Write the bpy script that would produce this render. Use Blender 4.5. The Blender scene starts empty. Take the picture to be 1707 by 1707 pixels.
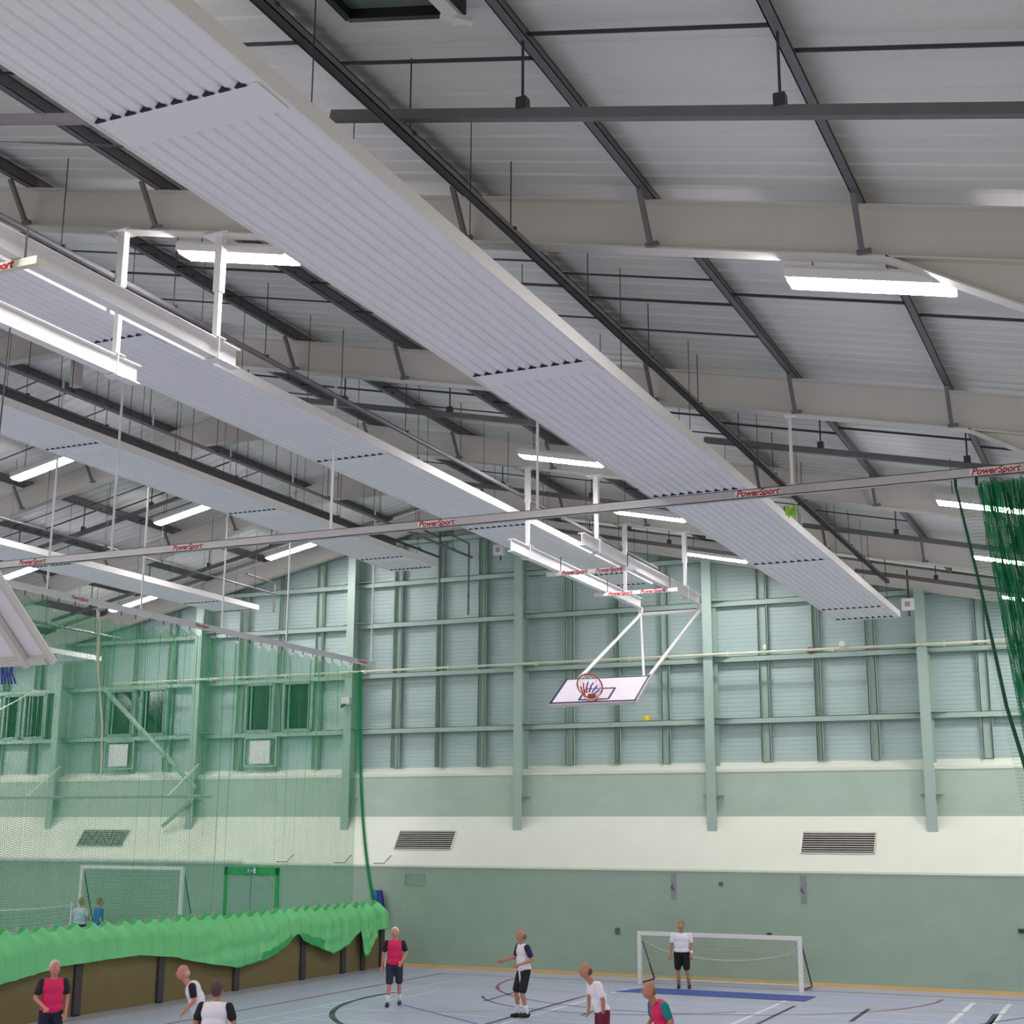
import bpy, bmesh, math, random
from mathutils import Vector, Matrix
random.seed(7)
scene = bpy.context.scene
COL = scene.collection

# ---------------------------------------------------------------- camera, world, exposure
cam_data = bpy.data.cameras.new('camera'); cam = bpy.data.objects.new('camera', cam_data); COL.objects.link(cam)
cam_data.sensor_width = 36; cam_data.lens = 49.507; cam_data.clip_start = .1; cam_data.clip_end = 200
RT = Vector((.9110205, .4123246, .0054852)); UP = Vector((.0880365, -.2074751, .9742708)); FW = Vector((-.4028538, .8870978, .2253137))
cam.matrix_world = Matrix(((RT.x, UP.x, -FW.x, 0), (RT.y, UP.y, -FW.y, 0), (RT.z, UP.z, -FW.z, 3.75), (0, 0, 0, 1)))
scene.camera = cam
w = bpy.data.worlds.new('world'); scene.world = w; w.use_nodes = True
w.node_tree.nodes['Background'].inputs[0].default_value = (1, .97, .94, 1)
w.node_tree.nodes['Background'].inputs[1].default_value = .56
scene.view_settings.view_transform = 'Standard'; scene.view_settings.look = 'None'
scene.view_settings.gamma = 1; scene.view_settings.use_curve_mapping = False
scene.view_settings.exposure = 0.0
LAMP = 80.0
scene.cycles.max_bounces = 8; scene.cycles.diffuse_bounces = 5; scene.cycles.transparent_max_bounces = 24
scene.cycles.sample_clamp_indirect = 6

# ---------------------------------------------------------------- materials
def srgb(r, g, b):
    f = lambda c: (c/255/12.92) if c/255 <= .04045 else ((c/255+.055)/1.055)**2.4
    return (f(r), f(g), f(b), 1)
MATS = {}
def mat(name, rgb, rough=.6, metal=0, var=.06, scale=3.0, bump=0.0, bscale=30, stretch=(1, 1, 1), emit=0, spec=.5):
    if name in MATS: return MATS[name]
    m = bpy.data.materials.new(name); m.use_nodes = True; nt = m.node_tree; N = nt.nodes; L = nt.links
    b = N['Principled BSDF']; b.inputs['Roughness'].default_value = rough; b.inputs['Metallic'].default_value = metal
    b.inputs['Specular IOR Level'].default_value = spec
    tc = N.new('ShaderNodeTexCoord'); mp = N.new('ShaderNodeMapping'); mp.inputs['Scale'].default_value = stretch
    L.new(tc.outputs['Object'], mp.inputs['Vector'])
    n = N.new('ShaderNodeTexNoise'); n.inputs['Scale'].default_value = scale; n.inputs['Detail'].default_value = 4
    L.new(mp.outputs[0], n.inputs['Vector'])
    mix = N.new('ShaderNodeMix'); mix.data_type = 'RGBA'
    c = srgb(*rgb); lo = tuple(x*(1-var*2) for x in c[:3])+(1,); hi = tuple(min(1, x*(1+var*2)) for x in c[:3])+(1,)
    mix.inputs['A'].default_value = lo; mix.inputs['B'].default_value = hi
    L.new(n.outputs['Fac'], mix.inputs['Factor']); L.new(mix.outputs['Result'], b.inputs['Base Color'])
    if bump:
        n2 = N.new('ShaderNodeTexNoise'); n2.inputs['Scale'].default_value = bscale; L.new(mp.outputs[0], n2.inputs['Vector'])
        bp = N.new('ShaderNodeBump'); bp.inputs['Strength'].default_value = bump; bp.inputs['Distance'].default_value = .02
        L.new(n2.outputs['Fac'], bp.inputs['Height']); L.new(bp.outputs[0], b.inputs['Normal'])
    if emit:
        b.inputs['Emission Color'].default_value = c; b.inputs['Emission Strength'].default_value = emit
    MATS[name] = m; return m

def net_mat(name, rgb, cell, fu, fv, rough=.7, streak=0, trans=.25):
    m = bpy.data.materials.new(name); m.use_nodes = True; nt = m.node_tree; N = nt.nodes; L = nt.links
    out = N['Material Output']; b = N['Principled BSDF']; b.inputs['Base Color'].default_value = srgb(*rgb); b.inputs['Roughness'].default_value = rough
    uv = N.new('ShaderNodeUVMap'); uv.uv_map = 'UVMap'; sp = N.new('ShaderNodeSeparateXYZ'); L.new(uv.outputs[0], sp.inputs[0])
    def line(sock, wd):
        a = N.new('ShaderNodeMath'); a.operation = 'DIVIDE'; a.inputs[1].default_value = cell; L.new(sock, a.inputs[0])
        f = N.new('ShaderNodeMath'); f.operation = 'FRACT'; L.new(a.outputs[0], f.inputs[0])
        g = N.new('ShaderNodeMath'); g.operation = 'LESS_THAN'; g.inputs[1].default_value = wd; L.new(f.outputs[0], g.inputs[0]); return g.outputs[0]
    mx = N.new('ShaderNodeMath'); mx.operation = 'MAXIMUM'
    L.new(line(sp.outputs[0], fu), mx.inputs[0]); L.new(line(sp.outputs[1], fv), mx.inputs[1]); fac = mx.outputs[0]
    if streak:
        mp = N.new('ShaderNodeMapping'); mp.inputs['Scale'].default_value = (60, 1.8, 1); L.new(uv.outputs[0], mp.inputs[0])
        n = N.new('ShaderNodeTexNoise'); n.inputs['Scale'].default_value = 1; n.inputs['Detail'].default_value = 3; L.new(mp.outputs[0], n.inputs['Vector'])
        g = N.new('ShaderNodeMath'); g.operation = 'LESS_THAN'; g.inputs[1].default_value = streak; L.new(n.outputs['Fac'], g.inputs[0])
        m2 = N.new('ShaderNodeMath'); m2.operation = 'MAXIMUM'; L.new(fac, m2.inputs[0]); L.new(g.outputs[0], m2.inputs[1]); fac = m2.outputs[0]
    tr = N.new('ShaderNodeBsdfTransparent'); ms = N.new('ShaderNodeMixShader')
    tl = N.new('ShaderNodeBsdfTranslucent'); tl.inputs[0].default_value = srgb(*rgb); m3 = N.new('ShaderNodeMixShader'); m3.inputs[0].default_value = trans
    L.new(b.outputs[0], m3.inputs[1]); L.new(tl.outputs[0], m3.inputs[2])
    L.new(fac, ms.inputs[0]); L.new(tr.outputs[0], ms.inputs[1]); L.new(m3.outputs[0], ms.inputs[2]); L.new(ms.outputs[0], out.inputs['Surface'])
    MATS[name] = m; return m

def block_mat(name, rgb, joint=.93, var=.05):
    m = mat(name, rgb, .55, 0, var, 1.3); nt = m.node_tree; N = nt.nodes; L = nt.links; b = N['Principled BSDF']
    tc = N.new('ShaderNodeTexCoord'); sp = N.new('ShaderNodeSeparateXYZ'); cb = N.new('ShaderNodeCombineXYZ')
    L.new(tc.outputs['Object'], sp.inputs[0]); L.new(sp.outputs[0], cb.inputs[0]); L.new(sp.outputs[2], cb.inputs[1])
    br = N.new('ShaderNodeTexBrick'); br.inputs['Scale'].default_value = 1; br.inputs['Brick Width'].default_value = .45; br.inputs['Row Height'].default_value = .225
    br.inputs['Mortar Size'].default_value = .006; br.inputs['Color1'].default_value = (1, 1, 1, 1); br.inputs['Color2'].default_value = (.97, .97, .97, 1); br.inputs['Mortar'].default_value = (joint,)*3+(1,)
    L.new(cb.outputs[0], br.inputs['Vector'])
    src = b.inputs['Base Color'].links[0].from_socket
    mx = N.new('ShaderNodeMix'); mx.data_type = 'RGBA'; mx.blend_type = 'MULTIPLY'; mx.inputs['Factor'].default_value = 1
    L.new(src, mx.inputs['A']); L.new(br.outputs['Color'], mx.inputs['B']); L.new(mx.outputs['Result'], b.inputs['Base Color'])
    bp = N.new('ShaderNodeBump'); bp.inputs['Strength'].default_value = .25; bp.inputs['Distance'].default_value = .01; L.new(br.outputs['Color'], bp.inputs['Height']); L.new(bp.outputs[0], b.inputs['Normal'])
    return m

M_roof = mat('roof_liner_white', (228, 226, 221), .5, 0, .05, .8, stretch=(.2, 1.5, 1))
M_frame = mat('cream_grey_painted_steel', (212, 208, 200), .5, 0, .03, 1)
M_purlin = mat('galvanised_dark_steel', (112, 110, 112), .5, .2, .12, 6)
M_dark = mat('dark_steel', (66, 66, 70), .5, .3, .1, 8)
M_heat = mat('heater_white_enamel', (240, 238, 240), .45, 0, .015, 1)
M_heatside = mat('heater_edge_cream', (232, 228, 222), .5, 0, .02, 2)
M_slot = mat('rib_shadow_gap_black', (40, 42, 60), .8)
M_white = mat('white_painted_steel', (236, 234, 232), .4, 0, .02, 4)
M_alu = mat('brushed_aluminium_track', (190, 186, 184), .4, .25, .05, 8, stretch=(1, 1, 10))
M_green = mat('pale_green_painted_steel', (168, 190, 176), .45, 0, .03, 2)
M_clad = mat('pale_green_cladding', (178, 199, 194), .42, 0, .04, .7)
M_blk = block_mat('green_painted_blockwork', (158, 180, 160))
M_blk2 = block_mat('pale_green_painted_blockwork', (184, 203, 184), .96)
M_wband = mat('white_painted_slope', (232, 236, 218), .6, 0, .02, 1.2, .1, 12)
M_brace = mat('weathered_green_steel', (150, 176, 158), .5)
M_side = mat('side_wall_green', (150, 170, 158), .6)
M_cream = mat('cream_gas_pipe', (218, 218, 190), .45)
M_black = mat('black_plastic', (28, 28, 30), .5)
M_skirt = mat('bright_green_vinyl', (122, 214, 138), .45, 0, .05, 2, spec=.4)
M_hem = mat('dark_green_vinyl_hem', (66, 176, 100), .45)
M_olive = mat('olive_brown_rebound_panel', (122, 108, 66), .7, 0, .06, 3)
M_post = mat('dark_plum_steel_post', (66, 60, 66), .5)
M_red = mat('red_lettering', (176, 34, 40), .5)
M_rim = mat('orange_red_rim', (190, 70, 55), .45)
M_board = mat('white_backboard', (244, 236, 240), .35, 0, .01, 2)
M_ink = mat('dark_blue_board_marking', (60, 56, 92), .5)
M_netgreen = net_mat('green_curtain_netting', (40, 164, 106), .05, .2, .2)
M_netbunch = net_mat('gathered_dark_green_netting', (26, 150, 92), .05, .08, .08, streak=.455)
M_goalnet = net_mat('cream_goal_netting', (214, 210, 184), .1, .11, .11)
M_darknet = net_mat('dark_goal_netting', (84, 110, 96), .12, .06, .06)
M_lamp = mat('glowing_prismatic_diffuser', (255, 250, 255), .4, emit=LAMP)
M_glass = mat('dark_window_glass', (22, 30, 30), .15, 0, .1, 1)
M_winframe = mat('grey_green_window_frame', (140, 160, 150), .45)
M_wood = mat('orange_timber_skirting', (222, 184, 118), .5, 0, .1, 2, stretch=(.3, 1, 1))
M_exitgreen = mat('exit_door_green', (30, 150, 62), .45)
M_door = mat('grey_green_door_leaf', (142, 164, 152), .5)
M_floor = mat('pale_blue_vinyl_floor', (180, 186, 206), .32, 0, .02, .4)

# ---------------------------------------------------------------- mesh helpers
class MB:
    def __init__(s): s.v = []; s.f = []; s.m = []; s.uv = None; s.mi = 0; s.smooth = False
    def face(s, idx): s.f.append(tuple(idx)); s.m.append(s.mi)
    def add(s, vs, fs):
        o = len(s.v); s.v += [Vector(p) for p in vs]
        for f in fs: s.face([i+o for i in f])
        return s
    def box(s, a, b):
        (x0, y0, z0), (x1, y1, z1) = a, b
        return s.add([(x0,y0,z0),(x1,y0,z0),(x1,y1,z0),(x0,y1,z0),(x0,y0,z1),(x1,y0,z1),(x1,y1,z1),(x0,y1,z1)],
                     [(0,3,2,1),(4,5,6,7),(0,1,5,4),(1,2,6,5),(2,3,7,6),(3,0,4,7)])
    def bar(s, p, q, w, h, up=(0,0,1)):
        p = Vector(p); q = Vector(q); d = (q-p).normalized(); up = Vector(up)
        if abs(d.dot(up)) > .99: up = Vector((1,0,0))
        sd = d.cross(up).normalized()*w/2; u = sd.cross(d).normalized()*h/2
        vs = [e+a*sd+b*u for e in (p, q) for a, b in ((-1,-1),(1,-1),(1,1),(-1,1))]
        return s.add(vs, [(0,1,2,3),(7,6,5,4),(0,4,5,1),(1,5,6,2),(2,6,7,3),(3,7,4,0)])
    def tube(s, pts, r, n=8, cap=True):
        pts = [Vector(p) for p in pts]; rr = r if isinstance(r, (list, tuple)) else [r]*len(pts); o = len(s.v); prev = None
        for i, p in enumerate(pts):
            d = (pts[min(i+1, len(pts)-1)]-pts[max(i-1, 0)]).normalized()
            if prev is None: a = d.orthogonal().normalized()
            else: a = (prev-d*prev.dot(d)).normalized()
            prev = a; b = d.cross(a)
            for k in range(n):
                t = 2*math.pi*k/n; s.v.append(p+(a*math.cos(t)+b*math.sin(t))*rr[i])
        for i in range(len(pts)-1):
            for k in range(n):
                k2 = (k+1) % n; s.face((o+i*n+k, o+i*n+k2, o+(i+1)*n+k2, o+(i+1)*n+k))
        if cap:
            s.face([o+k for k in range(n)][::-1]); s.face([o+(len(pts)-1)*n+k for k in range(n)])
        return s
    def prism(s, prof, axis, a, b):
        # prof: closed 2D outline; axis 'x','y','z' extruded from a to b
        def P(u, v, t): return {'x': (t,u,v), 'y': (u,t,v), 'z': (u,v,t)}[axis]
        n = len(prof); vs = [P(u,v,a) for u,v in prof]+[P(u,v,b) for u,v in prof]
        fs = [tuple(range(n))[::-1], tuple(range(n,2*n))]+[(i,(i+1)%n,n+(i+1)%n,n+i) for i in range(n)]
        return s.add(vs, fs)
    def grid(s, fn, nu, nv, uvfn=None):
        o = len(s.v)
        if s.uv is None: s.uv = {}
        for i in range(nu+1):
            for j in range(nv+1):
                s.v.append(Vector(fn(i/nu, j/nv)))
                if uvfn: s.uv[len(s.v)-1] = uvfn(i/nu, j/nv)
        for i in range(nu):
            for j in range(nv):
                a = o+i*(nv+1)+j; s.face((a, a+nv+1, a+nv+2, a+1))
        return s
    def ell(s, c, r, seg=14, rings=10, rot=None):
        o = len(s.v); c = Vector(c); R = rot or Matrix.Identity(3)
        s.v.append(c+R@Vector((0,0,r[2])))
        for i in range(1, rings):
            t = math.pi*i/rings
            for k in range(seg):
                p = 2*math.pi*k/seg; s.v.append(c+R@Vector((r[0]*math.sin(t)*math.cos(p), r[1]*math.sin(t)*math.sin(p), r[2]*math.cos(t))))
        s.v.append(c+R@Vector((0,0,-r[2])))
        for k in range(seg): s.face((o, o+1+k, o+1+(k+1)%seg))
        for i in range(rings-2):
            for k in range(seg): s.face((o+1+i*seg+k, o+1+(i+1)*seg+k, o+1+(i+1)*seg+(k+1)%seg, o+1+i*seg+(k+1)%seg))
        e = o+1+(rings-1)*seg
        for k in range(seg): s.face((e, e-seg+(k+1)%seg, e-seg+k))
        return s
    def capsule(s, a, b, ra, rb, n=12):
        a = Vector(a); b = Vector(b); d = (b-a).normalized(); pts = []; rr = []
        for t in (-1,-.8,-.5,0): pts.append(a+d*ra*t*(.999)); rr.append(max(.001, ra*math.sqrt(max(0,1-t*t))))
        for t in (0,.5,.8,1): pts.append(b+d*rb*t); rr.append(max(.001, rb*math.sqrt(max(0,1-t*t))))
        return s.tube(pts, rr, n)
    def build(s, name, mats, parent=None, loc=None, smooth=False):
        me = bpy.data.meshes.new(name); L = Vector(loc) if loc is not None else Vector((0,0,0))
        me.from_pydata([v-L for v in s.v], [], s.f)
        for m in (mats if isinstance(mats, (list, tuple)) else [mats]): me.materials.append(m)
        me.polygons.foreach_set('material_index', s.m)
        if s.uv:
            ul = me.uv_layers.new(name='UVMap')
            for lp in me.loops: ul.data[lp.index].uv = s.uv.get(lp.vertex_index, (0,0))
        if smooth or s.smooth: me.polygons.foreach_set('use_smooth', [True]*len(me.polygons))
        me.update()
        ob = bpy.data.objects.new(name, me); COL.objects.link(ob)
        if parent is not None:
            ob.parent = parent
            ob.location = L - parent_origin(parent)
        else: ob.location = L
        return ob
def parent_origin(p):
    o = Vector(p.location); q = p.parent
    while q is not None: o += Vector(q.location); q = q.parent
    return o
def part(mb, name, mats, parent, smooth=False):      # vertices given in world coordinates, stored about the thing's base
    return mb.build(name, mats, parent, loc=parent_origin(parent), smooth=smooth)
def thing(name, label, cat, loc, group=None):
    o = bpy.data.objects.new(name, None); COL.objects.link(o); o.location = loc; o.empty_display_size = .2
    o['label'] = label; o['category'] = cat
    if group: o['group'] = group
    return o
def tag(o, label, cat, group=None, kind=None):
    o['label'] = label; o['category'] = cat
    if group: o['group'] = group
    if kind: o['kind'] = kind
    return o
def struct(mb, name, mats, smooth=False):
    o = mb.build(name, mats, smooth=smooth); o['kind'] = 'structure'; return o
ORD = ['nearest','second','third','fourth','fifth','sixth','seventh','eighth','ninth','tenth','eleventh','twelfth']

# ---------------------------------------------------------------- the hall
XR = -20.65; S = .212; XE = 3.4; XW = -44.7; YB = -4.0; YW = 38.62; YU = 39.65; YC = 40.05
def rz(x, z0=13.64): return z0-S*abs(x-XR)
FR = [0.4, 7.4, 14.3, 21.3, 28.2, 34.6, 39.6]

# floor with court markings (one mesh, painted lines are its materials)
fl = MB(); fl.box((XW,5,-.2), (XE,YW+1.2,0))
LW, LB, LY, LR_, LBL, LG = 1,2,3,4,5,6
def ln(pts, mi, w=.05):
    fl.mi = mi
    for (a, b) in zip(pts[:-1], pts[1:]):
        a = Vector((a[0],a[1],.002)); b = Vector((b[0],b[1],.002)); d = (b-a).normalized(); n = Vector((-d.y,d.x,0))*w*.65; e = d*.01
        fl.add([a-e-n,b+e-n,b+e+n,a-e+n], [(0,1,2,3)])
def arc(cx, cy, r, a0, a1, mi, w=.05, n=24):
    ln([(cx+r*math.cos(math.radians(a0+(a1-a0)*i/n)), cy+r*math.sin(math.radians(a0+(a1-a0)*i/n))) for i in range(n+1)], mi, w)
ln([(-20.75,6),(-20.9,34.4),(-1,34.4)], LY, .08)
ln([(-18.85,5),(-19.0,37.2),(-2,37.55)], LR_, .08)
ln([(-17.82,12),(-17.82,36.05),(-2,36.3)], LW, .05); ln([(-17.82,28.75),(-10.4,28.9)], LW, .05)
ln([(-17.4,26.8),(-14.5,26.9)], LW, .05); ln([(-17.0,18),(-17.0,33.3)], LW, .04)
ln([(-12.82,27),(-12.9,35.7)], LW, .06); ln([(-8.5,24),(-8.6,34.9)], LW, .07)
ln([(-17.3,36.9),(-2,37.3)], LW, .05); ln([(-17.4,33.2),(-2,33.5)], LW, .04)
ln([(-9.0,31.9),(-2,32.4)], LW, .05); ln([(-4.45,28),(-4.5,36.5)], LW, .09); ln([(-3.6,28),(-3.7,36.6)], LW, .09)
arc(-10.85, 31.3, 6.95, 172, 236, LB, .1); arc(-12.2, 34.0, 3.6, 205, 330, LB, .05)
ln([(-13.1,27),(-13.25,33.7)], LB, .07); ln([(-14.95,31.5),(-15.15,34.2)], LB, .06); ln([(-8.05,28),(-8.15,33.9)], LB, .07)
ln([(-6.42,31.6),(-6.5,34.1)], LB, .08); ln([(-3.72,32.2),(-3.78,34.4)], LB, .1); ln([(-11.9,30),(-12.0,31.6)], LB, .06)
arc(-10.9, 36.9, 5.65, 180, 360, LR_, .07)
ln([(-16.6,30.2),(-13.2,27.6),(-11,26.5)], LBL, .05); ln([(-3.9,32.4),(-2.4,35.6)], LBL, .06)
ln([(-16.4,28.2),(-13.8,29.9)], LG, .04)
floor_mats = [M_floor, mat('white_line_paint',(236,238,242),.4), mat('black_line_paint',(58,62,76),.4), mat('yellow_line_paint',(206,192,120),.4), mat('maroon_line_paint',(160,84,104),.4), mat('blue_line_paint',(70,94,176),.4), mat('green_line_paint',(110,180,140),.4)]
struct(fl, 'floor', floor_mats)

# lower end wall, sloping white band, upper blockwork, sloping ledge, cladding
wl = MB(); wl.box((XW,YW,0),(XE,YW+.25,2.9)); struct(wl, 'wall_end_lower', M_blk)
wb = MB(); wb.prism([(YW,2.9),(YU,4.37),(YU+.2,4.37),(YW+.2,2.75)], 'x', XW, XE); wb.prism([(YW-.02,2.87),(YW-.02,2.93),(YW+.06,2.93),(YW+.06,2.87)], 'x', XW, XE); struct(wb, 'trim_1', M_wband)
wu = MB(); wu.box((XW,YU,4.3),(XE,YU+.25,5.68)); struct(wu, 'wall_end_upper', M_blk2)
wt = MB(); wt.prism([(YU-.02,5.66),(YC+.05,5.92),(YC+.05,5.6),(YU-.02,5.6)], 'x', XW, XE); struct(wt, 'trim_2', M_wband)
cl = MB()   # horizontally ribbed cladding following the gable
zz = 5.85; pitch = .125; prof = []
while zz < 14.5:
    prof += [(YC, zz), (YC, zz+.085), (YC+.007, zz+.095), (YC+.007, zz+.115)]; zz += pitch
cl_v = []; cl_f = []
for i, (y, z) in enumerate(prof):
    half = min(24.1, max(.05, (14.40-z)/S))
    cl_v += [(max(XW, XR-half), y, z), (min(XE, XR+half), y, z)]
    if i: cl_f.append((2*i-2, 2*i-1, 2*i+1, 2*i))
cl.add(cl_v, cl_f); struct(cl, 'wall_end_cladding', M_clad)
m = MB(); m.box((XW,YW-.03,0),(XE,YW,.09)); struct(m, 'baseboard_end', M_wood)

# roof liner: shallow ribs running down each slope
rf = MB(); pr = []; y = YB
k = 0
while y < YC+.2:
    pr += [(y,0),(y+.20,0),(y+.225,.02),(y+.30,.02),(y+.325,0)]
    if k % 3 == 2: pr += [(y+.327,-.006),(y+.333,-.006)]
    y += .335; k += 1
vs = []; fs = []
for i, (yy, d) in enumerate(pr):
    for x in (XW-.1, XR, XE+.1): vs.append((x, yy, rz(x,14.48)+d))
    if i:
        a = 3*(i-1); b = 3*i; fs += [(a,a+1,b+1,b),(a+1,a+2,b+2,b+1)]
rf.add(vs, fs)
rf.add([(x,yy,rz(x,14.48)+.12) for yy in (YB-.2,YC+.3) for x in (XW-.3,XR,XE+.3)], [(0,1,4,3),(1,2,5,4)])
struct(rf, 'ceiling', M_roof)

# ---------------------------------------------------------------- portal frames
def isec(mb, p, q, w, h, tf=.02, tw=.014):
    p = Vector(p); q = Vector(q); d = (q-p).normalized(); up = Vector((0,0,1))
    if abs(d.z) > .9: up = Vector((0,1,0))
    sd = d.cross(up).normalized(); u = sd.cross(d).normalized()
    mb.bar(p+u*(h/2-tf/2), q+u*(h/2-tf/2), w, tf, u); mb.bar(p-u*(h/2-tf/2), q-u*(h/2-tf/2), w, tf, u); mb.bar(p, q, tw, h-2*tf, u)
purlin_x = [XR+s*(1.85+2.345*k) for s in (1,-1) for k in range(10)]
fname = ['behind the camera', 'above the camera', 'nearest the camera in view', 'second in view from the camera', 'third in view from the camera', 'fourth in view, last before the gable', 'standing against the end gable']
for i, Y in enumerate(FR):
    if i == 0: continue
    t = thing('portal_frame', 'cream grey steel roof rafter frame '+fname[i], 'roof frame', (XR,Y,0), 'portal frames carrying the roof')
    for s in (1,-1):
        xe = XE-.3 if s == 1 else XW+.3
        r = MB(); c = math.cos(math.atan(S)); h = .6
        w_ = .24
        yc = Y
        # rafter as web plus flanges in the x-z plane
        def zb(x): return rz(x)
        def haunch(x): 
            d = (x-(-2.15)) if s == 1 else ((XR*2+2.15)-x)
            return max(0, d)*.36
        xs = [XR, XR+s*1.0, XR+s*18.5, xe]
        apex = [-.22, 0, 0, -haunch(xe)]
        bot = [(x, zb(x)+a) for x, a in zip(xs, apex)]; top = [(x, zb(x)+h) for x in xs]
        def strip(pts, y0, y1, th):
            for (a, b) in zip(pts[:-1], pts[1:]):
                r.add([(a[0],y0,a[1]),(b[0],y0,b[1]),(b[0],y1,b[1]),(a[0],y1,a[1]),(a[0],y0,a[1]+th),(b[0],y0,b[1]+th),(b[0],y1,b[1]+th),(a[0],y1,a[1]+th)],
                      [(0,3,2,1),(4,5,6,7),(0,1,5,4),(1,2,6,5),(2,3,7,6),(3,0,4,7)])
        strip(bot, yc-w_/2, yc+w_/2, .022); strip([(a, b-.022) for a, b in top], yc-w_/2, yc+w_/2, .022)
        if s == 1 or True:
            r.mi = 0
            for a0, a1, b0, b1 in zip(bot[:-1], bot[1:], top[:-1], top[1:]):
                r.add([(a0[0],yc-.008,a0[1]),(a1[0],yc-.008,a1[1]),(b1[0],yc-.008,b1[1]),(b0[0],yc-.008,b0[1]),(a0[0],yc+.008,a0[1]),(a1[0],yc+.008,a1[1]),(b1[0],yc+.008,b1[1]),(b0[0],yc+.008,b0[1])],
                      [(0,1,2,3),(7,6,5,4)])
        # continuing straight flange above the haunch
        if i < 6: strip([(XR+s*18.5, zb(XR+s*18.5)), (xe, zb(xe))], yc-w_/2, yc+w_/2, .02)
        part(r, 'rafter', M_frame, t)
        cx = xe; cc = MB(); isec(cc, (cx, Y, 0), (cx, Y, rz(cx)+.5), .24, .5); part(cc, 'column', M_frame, t)
    if 1 < i < 6:
        for x in purlin_x:
            if XW < x < XE and abs(x-XR) > 3:
                b = MB(); b.bar((x,Y-.5,rz(x,14.2)), (x,Y-.13,rz(x)+.03), .055, .055); b.bar((x-.05,Y-.15,rz(x)+.03), (x+.1,Y-.15,rz(x)+.03), .05, .05); part(b, 'fly_brace', M_purlin, t)

side_of = lambda x: 'right' if x > XR else 'left'
for k, x in enumerate(purlin_x):
    if not (XW < x < XE): continue
    n = k % 10
    mb = MB(); z = rz(x,14.24)
    s = 1 if x > XR else -1
    mb.box((x-.045, YB, z), (x-.033, YC, z+.235)); mb.box((x-.045, YB, z), (x+.055, YC, z+.012)); mb.box((x-.12, YB, z+.223), (x-.033, YC, z+.235)); mb.box((x+.05, YB, z), (x+.055, YC, z+.035))
    o = mb.build('purlin', M_purlin, loc=(x, 0, z))
    tag(o, 'dark steel purlin under the %s roof slope, %s from the ridge' % (side_of(x), ORD[n]), 'purlin', 'purlins under the roof sheets')

bays = [(14.3,21.3,'between first and second frames in view'), (7.4,14.3,'between camera and first frame in view'), (21.3,28.2,'between second and third frames in view'), (28.2,34.6,'between third and fourth frames in view')]
for (a, b, lab) in bays:
    for f_, pos in ((.5,'middle'),) if a == 7.4 else ((.36,'nearer'), (.5,'middle'), (.7,'farther')):
        for s, sn in ((1,'right'),(-1,'left')):
            Y = a+(b-a)*f_; mb = MB()
            for q in range(9):
                if pos != 'middle' and s == 1 and XR+s*(1.85+2.345*(q+1)) > -4.6: continue
                x0 = XR+s*(1.85+2.345*q); x1 = XR+s*(1.85+2.345*(q+1)); dy = .22 if q % 2 else -.22
                if XW < min(x0,x1) and max(x0,x1) < XE: mb.tube([(x0,Y+dy,rz(x0,14.33)),(x1,Y+dy,rz(x1,14.33))], .015 if pos != 'middle' else .021, 6)
            o = mb.build('tie_rod', M_dark, loc=(XR, Y, 13)); tag(o, '%s dark tie rods crossing %s-slope purlins, %s' % (pos, sn, lab), 'tie rod', 'tie rods between the purlins')

# ---------------------------------------------------------------- lighting trunking and luminaires
TY = [(10.6,'overhead near the camera'), (16.6,'just beyond first frame in view'), (23.0,'just beyond second frame in view'), (30.5,'beyond third frame in view'), (36.4,'closest to the end gable')]
for Y, lab in TY:
    for x0, x1, nm in ((-6.75,2.5,'right'), (-18.5,-9.6,'centre right'), (-33.5,-22.8,'left')):
        if nm == 'left' and Y < 12: continue
        if abs(Y-16.6) < .1 and nm != 'left': continue
        t = thing('lighting_trunking', 'dark steel trunking hung under the %s roof, %s' % (nm, lab), 'trunking', (x0,Y,rz(x0,13.5)), 'trunking runs carrying the lights')
        mb = MB(); mb.bar((x0,Y,rz(x0,13.5)),(x1,Y,rz(x1,13.5)), .09, .1); part(mb, 'channel', M_purlin, t)
        for px_ in purlin_x:
            if x0-.1 < px_ < x1+.1:
                r = MB(); r.tube([(px_,Y,rz(px_,13.52)),(px_,Y,rz(px_,14.3))], .014, 6); r.box((px_-.05,Y-.05,rz(px_,13.54)),(px_+.05,Y+.05,rz(px_,13.66))); part(r, 'hanger', M_dark, t)

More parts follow.
